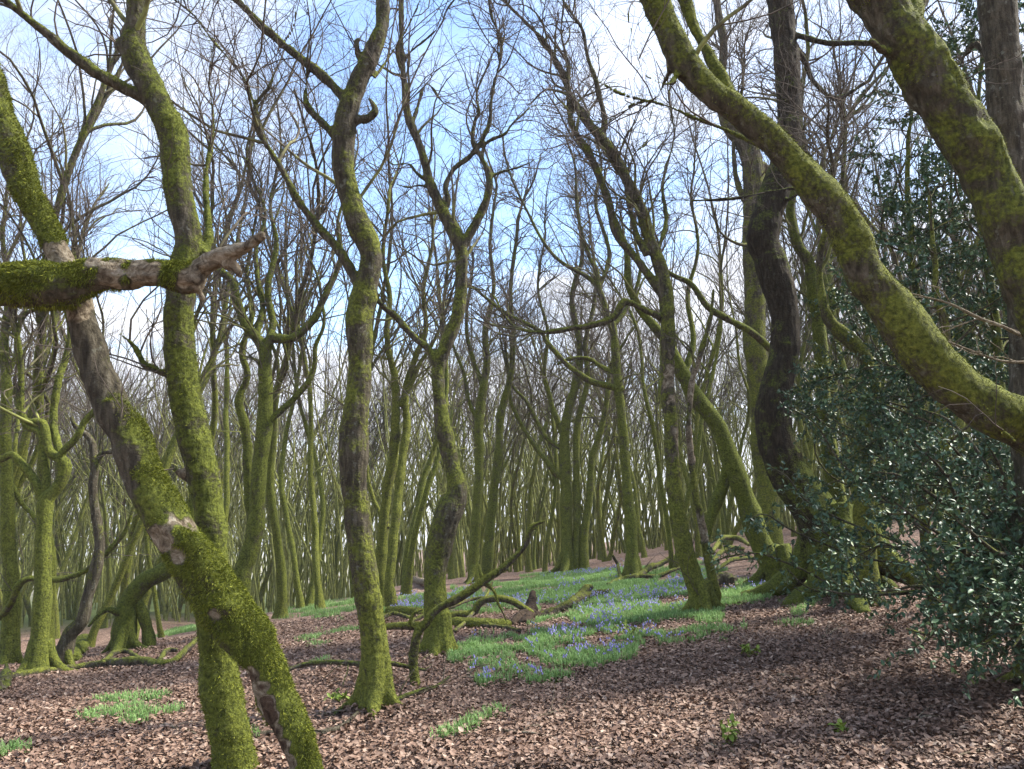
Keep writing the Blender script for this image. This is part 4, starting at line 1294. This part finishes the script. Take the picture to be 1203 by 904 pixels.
bluebells()


# small seedlings in the litter
def seedling(px, py, h, label, seed, n=7):
    gq = np.random.default_rng(seed)
    p = ground(px, py)
    A = Acc()
    P, Rd = march(np.repeat(p[None], 3, 0), np.array([[.3, 0, 1], [-.4, .2, .8], [0, -.3, 1.0]]), np.full(3, h), np.full(3, .004), 5, .15, .05, gen=gq)
    tubes(A, P, Rd, 4, rnd=.4)
    q = P[:, 2:].reshape(-1, 3).repeat(3, 0)
    k = len(q)
    d = unit(gq.normal(size=(k, 3)) + np.array([0, 0, .3]))
    leaf_batch(A, q, d, np.tile([0, 0, 1.0], (k, 1)) + gq.normal(size=(k, 3)) * .2, gq.uniform(.04, .07, k), gq.uniform(.025, .04, k), gq.normal(size=k) * .4, gq.random(k))
    o = link('seedling', A.mesh('seedling', simple('seedling_green', [(0, (.10, .16, .02)), (1, (.26, .33, .05))], 5, .6, .3, 'rnd'), p), None, p)
    tag(o, label, 'seedling')


seedling(860, 878, .16, 'tall pale green seedling in the leaf litter below the bluebells', 1)
seedling(990, 866, .07, 'tiny bright green seedling nearest the bottom right of the litter', 2)
seedling(880, 772, .11, 'small yellow-green sprout beside the bluebell edge under the holly', 3)
seedling(735, 752, .2, 'yellow sprout standing among the bluebells', 4)
seedling(400, 828, .13, 'yellowing seedling left of the curved tree foot', 5)


# ------------------------------------------------------------------ holly
def holly_material(name, ramp):
    m, nt, b = mat(name)
    N = NT(nt)
    nt.links.new(N.ramp(N.attr('rnd'), ramp), b.inputs['Base Color'])
    b.inputs['Roughness'].default_value = .5
    b.inputs['Specular IOR Level'].default_value = .4
    return m


M_HOLLY = holly_material('holly_leaves', [(0, (.022, .052, .028)), (.5, (.046, .098, .048)), (.85, (.075, .14, .058)), (1, (.15, .20, .06))])


def holly(name, label, base, limbs, seed, twig_per_m=7, leaf_per_m=34, rb=.03, Y=None, lens=(.25, .65), smin=.3, cat='holly', L0=.05):
    """limbs: lists of (px,py,Y) way points from the base outwards"""
    gh = np.random.default_rng(seed)
    A, B = Acc(), Acc()
    b0 = np.asarray(base, float)
    PP, RR, LL = [], [], []
    for lb in limbs:
        off = gh.normal(size=3) * .13
        off[2] = 0
        bb = b0 + off
        bb[2] = float(terrain(bb[0], bb[1])) - .05
        up_ = bb + (at(*lb[0]) - bb) * np.array([.15, .15, .45])
        pts = [bb, up_] + [at(*w) for w in lb]
        r = np.linspace(rb, .006, len(pts))
        P = catmull(np.c_[np.array(pts), r], .08)
        P = wob(P, 1.2, seed + len(PP))
        tube(A, P, 7, .1, True, seed, moss=.35, dead=0)
        q, l = resample(P, 16)
        PP.append(q[:, :3]), RR.append(q[:, 3]), LL.append(l)
    PP, RR, LL = np.array(PP), np.array(RR), np.array(LL)
    P1, R1, L1 = spawn(PP, RR, LL, int(LL.sum() * twig_per_m * 1.5), smin, 1.0, (25, 75), lens, .6, .008, 7, .12, .02, gen=gh)
    P1[..., 2] = np.maximum(P1[..., 2], terrain(P1[..., 0], P1[..., 1]) + .05)
    tubes(A, P1, R1, 4, moss=.3, dead=0)
    P2, R2, L2 = spawn(P1, R1, L1, int(L1.sum() * 4), .2, 1.0, (30, 65), (.12, .35), .6, .004, 5, .12, .0, gen=gh)
    P2[..., 2] = np.maximum(P2[..., 2], terrain(P2[..., 0], P2[..., 1]) + .04)
    tubes(A, P2, R2, 3, moss=.3, dead=0)
    for P, L, dens in ((P1, L1, leaf_per_m * .5), (P2, L2, leaf_per_m)):
        n = int(L.sum() * dens * 2.7)
        b = gh.choice(len(P), n, p=L / L.sum())
        f = gh.random(n) * (P.shape[1] - 1)
        i = np.minimum(f.astype(int), P.shape[1] - 2)
        t = unit(P[b, i + 1] - P[b, i])
        p = P[b, i] + (P[b, i + 1] - P[b, i]) * (f - i)[:, None]
        sd = unit(gh.normal(size=(n, 3)))
        d = unit(t * .5 + sd + np.array([0, 0, -.05]))
        nr = unit(gh.normal(size=(n, 3)) * .55 + np.array([0, -.15, 1.0]))
        Lf = gh.uniform(.7, 1.2, n) * L0
        leaf_batch(B, p, d, nr, Lf, Lf * gh.uniform(.42, .55, n), gh.normal(size=n) * .5, gh.random(n), .22)
    o = empty(name, b0, label, cat)
    link('branches', A.mesh(name + '_branches', M_BARKD, b0), o)
    link('foliage', B.mesh(name + '_foliage', M_HOLLY, b0), o)
    return o


def gpt(x, y):
    return np.array([x, y, float(terrain(x, y))])


bx = gpt(4.3, 6.6)
holly('holly_bush', 'big dark glossy holly bush filling the right edge below the slanting trunk', bx, [
    [(1150, 640, 6.3), (1110, 560, 6.0), (1075, 520, 5.8)], [(1170, 600, 6.6), (1130, 540, 6.4), (1100, 505, 6.2)], [(1150, 660, 6.3), (1090, 620, 6.0), (1050, 590, 5.9)],
    [(1160, 690, 6.2), (1110, 690, 5.9), (1070, 690, 5.7)], [(1170, 720, 6.0), (1130, 730, 5.6), (1095, 745, 5.4), (1065, 740, 5.3)], [(1190, 620, 6.2), (1180, 560, 6.0), (1165, 530, 5.8)],
    [(1150, 670, 6.5), (1090, 650, 6.6), (1040, 640, 6.7), (1000, 655, 6.8)], [(1150, 690, 6.4), (1080, 695, 6.5), (1000, 698, 6.5), (960, 690, 6.6)],
    [(1200, 660, 5.9), (1170, 650, 5.6), (1140, 625, 5.4), (1110, 600, 5.3)], [(1190, 700, 5.8), (1180, 700, 5.5), (1170, 690, 5.2)], [(1190, 740, 6.0), (1160, 755, 5.6), (1140, 760, 5.4)], [(1215, 720, 5.8), (1205, 740, 5.4), (1190, 760, 5.1)], [(1180, 580, 7), (1120, 500, 7.2), (1080, 480, 7.3)],
    [(1200, 560, 6.8), (1200, 500, 6.9), (1190, 540, 6.9)], [(1210, 640, 6.4), (1230, 560, 6.4), (1225, 500, 6.4)], [(1150, 600, 7.4), (1090, 560, 7.4), (1040, 540, 7.4)],
    [(1160, 620, 6.9), (1110, 590, 6.7), (1060, 560, 6.6), (1030, 555, 6.6)], [(1190, 650, 6.2), (1160, 610, 5.9), (1130, 580, 5.7)]],
    701, twig_per_m=6.5, leaf_per_m=30)
bx2 = gpt(4.7, 7.7)
holly('holly_spray', 'open holly with thin low sprays hanging in front of the dark trunk', bx2, [
    [(1080, 650, 7.9), (1010, 620, 8.1), (950, 590, 7.9), (925, 560, 7.8), (900, 545, 7.7)], [(1090, 670, 7.8), (1010, 655, 8.0), (935, 625, 7.8), (900, 605, 7.7), (880, 610, 7.6)], [(1090, 690, 7.7), (1020, 700, 7.9), (930, 665, 7.7), (890, 650, 7.6), (850, 655, 7.5), (835, 665, 7.5)],
    [(1080, 620, 8.1), (1020, 570, 8.4), (985, 540, 8.5), (960, 500, 8.5), (930, 480, 8.5)], [(1080, 700, 7.7), (1000, 700, 7.8), (950, 690, 7.7), (925, 668, 7.6)], [(1080, 620, 8.2), (1050, 550, 8.3), (1060, 500, 8.3)], [(1070, 650, 8.0), (1000, 640, 8.0), (960, 620, 7.8), (940, 600, 7.7)]],
    702, twig_per_m=3.6, leaf_per_m=26, lens=(.2, .45), rb=.016, smin=.45)


def holly_tree(name, label, x, y, stem, seed, dens=1.0, nl=26, spread=(1.0, 2.0)):
    """stem with whorls of leafy boughs"""
    gh = np.random.default_rng(seed)
    base = gpt(x, y)
    pts = [base] + [at(*w) for w in stem]
    st = catmull(np.c_[np.array(pts), np.linspace(.075, .02, len(pts))], .12)
    A, B = Acc(), Acc()
    st = wob(st, .8, seed)
    tube(A, st, 9, .1, True, seed, moss=.8, dead=0)
    q, l = resample(st, 24)
    P0, R0, L0 = spawn(q[None, :, :3], q[None, :, 3], np.array([l]), nl, .22, 1.0, (50, 95), spread, .45, .018, 10, .1, .02, gen=gh)
    tubes(A, P0, R0, 5, moss=.3, dead=0)
    P1, R1, L1 = spawn(P0, R0, L0, int(L0.sum() * 6), .2, 1, (30, 65), (.3, .8), .6, .007, 6, .12, .0, gen=gh)
    tubes(A, P1, R1, 3, moss=.3, dead=0)
    n = int(L1.sum() * 110 * dens)
    b = gh.choice(len(P1), n, p=L1 / L1.sum())
    f = gh.random(n) * 6
    i = np.minimum(f.astype(int), 5)
    t = unit(P1[b, i + 1] - P1[b, i])
    p = P1[b, i] + (P1[b, i + 1] - P1[b, i]) * (f - i)[:, None]
    d = unit(t * .5 + unit(gh.normal(size=(n, 3))))
    nr = unit(gh.normal(size=(n, 3)) * .55 + np.array([0, -.15, 1.0]))
    Lf = gh.uniform(.7, 1.2, n) * .058
    leaf_batch(B, p, d, nr, Lf, Lf * .5, gh.normal(size=n) * .5, gh.random(n), .22)
    o = empty(name, base, label, 'holly')
    link('trunk', A.mesh(name + '_trunk', M_BARK, base), o)
    link('foliage', B.mesh(name + '_foliage', M_HOLLY, base), o)


holly_tree('holly_tree', 'tall dark holly tree with a mossy stem rising behind the slanting trunk', 4.9, 9.6, [(1082, 560, 9.6), (1078, 430, 9.6), (1072, 300, 9.6), (1066, 200, 9.6), (1075, 100, 9.6)], 711, dens=1.0, nl=46, spread=(.8, 1.7))
holly_tree('holly_tree', 'holly tree at the right edge under the shaded upright trunk', 5.9, 9.0, [(1180, 560, 9.0), (1172, 420, 9.0), (1160, 300, 9.0), (1150, 180, 9.0), (1155, 40, 9.0)], 712, dens=1.0, nl=46, spread=(.8, 1.8))
holly_tree('holly_tree', 'thin holly tree between the dark trunk and the taller holly', 5.2, 11.8, [(1015, 560, 11.8), (1012, 470, 11.8), (1018, 380, 11.8), (1000, 300, 11.8)], 713, dens=.7, nl=22, spread=(.8, 1.6))
holly_tree('holly_tree', 'leafy holly tree seen in the gap above the slanting trunk beside the shaggy one', 4.4, 8.2, [(1110, 520, 8.2), (1112, 400, 8.2), (1100, 330, 8.2), (1092, 230, 8.2)], 714, dens=1.0, nl=34, spread=(.7, 1.4))

HAZE = .0006
if HAZE:
    x0, y0, z0, x1, y1, z1 = -310, -310, float(terrain(-200., 225.)) - 12, 310, 310, 26
    v = np.array([[x, y, z] for x in (x0, x1) for y in (y0, y1) for z in (z0, z1)])
    A = Acc()
    A.add(v, [[0, 1, 3, 2], [4, 6, 7, 5], [0, 4, 5, 1], [2, 3, 7, 6], [0, 2, 6, 4], [1, 5, 7, 3]])
    hm = bpy.data.materials.new('haze_air')
    hm.use_nodes = True
    hn = hm.node_tree
    for x in list(hn.nodes):
        hn.nodes.remove(x)
    ho = hn.nodes.new('ShaderNodeOutputMaterial')
    hv = hn.nodes.new('ShaderNodeVolumePrincipled')
    hv.inputs['Color'].default_value = (.92, .94, .96, 1)
    hv.inputs['Density'].default_value = HAZE
    hn.links.new(hv.outputs[0], ho.inputs['Volume'])
    tag(link('haze', A.mesh('haze', hm, smooth=False)), 'thin pale haze in the woodland air', 'haze', kind='stuff')

# ------------------------------------------------------------------ sky, sun, camera
SUN_EL, SUN_AZ = R(48), R(74)     # azimuth clockwise from +Y (view direction): from the right, a little behind
w = bpy.data.worlds.new('World')
SC.world = w
w.use_nodes = True
nt = w.node_tree
for nn in list(nt.nodes):
    nt.nodes.remove(nn)
N = NT(nt)
out = N.n('ShaderNodeOutputWorld')
sky = N.n('ShaderNodeTexSky', sky_type='NISHITA')
sky.sun_disc = False
sky.sun_elevation = SUN_EL
sky.sun_rotation = SUN_AZ
sky.ozone_density = 2.2
sky.dust_density = .4
bg = N.n('ShaderNodeBackground')
bg.inputs[1].default_value = .125
nt.links.new(sky.outputs[0], bg.inputs[0])
tc = N.n('ShaderNodeTexCoord').outputs['Generated']
sx = N.n('ShaderNodeSeparateXYZ')
nt.links.new(tc, sx.inputs[0])
zz = N.math('MAXIMUM', N.math('ADD', sx.outputs[2], .12), .05)
cv = N.n('ShaderNodeCombineXYZ')
nt.links.new(N.math('DIVIDE', sx.outputs[0], zz), cv.inputs[0])
nt.links.new(N.math('DIVIDE', sx.outputs[1], zz), cv.inputs[1])
cv.inputs[2].default_value = 3.7
cn = N.noise(cv.outputs[0], 1.15, 8, .58, .35)
low = N.smooth(sx.outputs[2], .42, .05)
gap = N.n('ShaderNodeVectorMath', operation='DISTANCE')
nt.links.new(tc, gap.inputs[0])
gap.inputs[1].default_value = (-.16, .86, .46)
gapk = N.math('MULTIPLY', N.smooth(gap.outputs['Value'], .50, .05), -.16)
cm = N.smooth(N.math('ADD', N.math('ADD', cn, gapk), N.math('MULTIPLY', low, .20)), .37, .66)
cshade = N.noise(cv.outputs[0], 2.4, 5, .6)
ccol = N.ramp(cshade, [(.3, (.62, .66, .76)), (.65, (.88, .90, .96))])
bg2 = N.n('ShaderNodeBackground')
nt.links.new(ccol, bg2.inputs[0])
bg2.inputs[1].default_value = .50
mx = N.n('ShaderNodeMixShader')
nt.links.new(cm, mx.inputs[0])
nt.links.new(bg.outputs[0], mx.inputs[1])
nt.links.new(bg2.outputs[0], mx.inputs[2])
nt.links.new(mx.outputs[0], out.inputs[0])

ld = bpy.data.lights.new('sun', 'SUN')
ld.energy = 3.6
ld.angle = R(7)
ld.color = (1, .94, .84)
so = link('sun', ld)
sd = Vector((math.sin(SUN_AZ) * math.cos(SUN_EL), math.cos(SUN_AZ) * math.cos(SUN_EL), math.sin(SUN_EL)))
so.rotation_euler = (-sd).to_track_quat('-Z', 'Y').to_euler()
so.location = sd * 40

cd = bpy.data.cameras.new('camera')
cd.sensor_width = 36
cd.lens = 36 * F0 / W0
cd.clip_start = .05
cd.clip_end = 3000
cam = link('camera', cd)
cam.location = EYE
cam.rotation_euler = (R(90) + PITCH, 0, 0)
SC.camera = cam
vs = SC.view_settings
vs.view_transform = 'Standard'
vs.look = 'None'
vs.exposure = 1.8
vs.gamma = 1
SC.cycles.max_bounces = 5
SC.cycles.diffuse_bounces = 3
SC.cycles.use_denoising = True
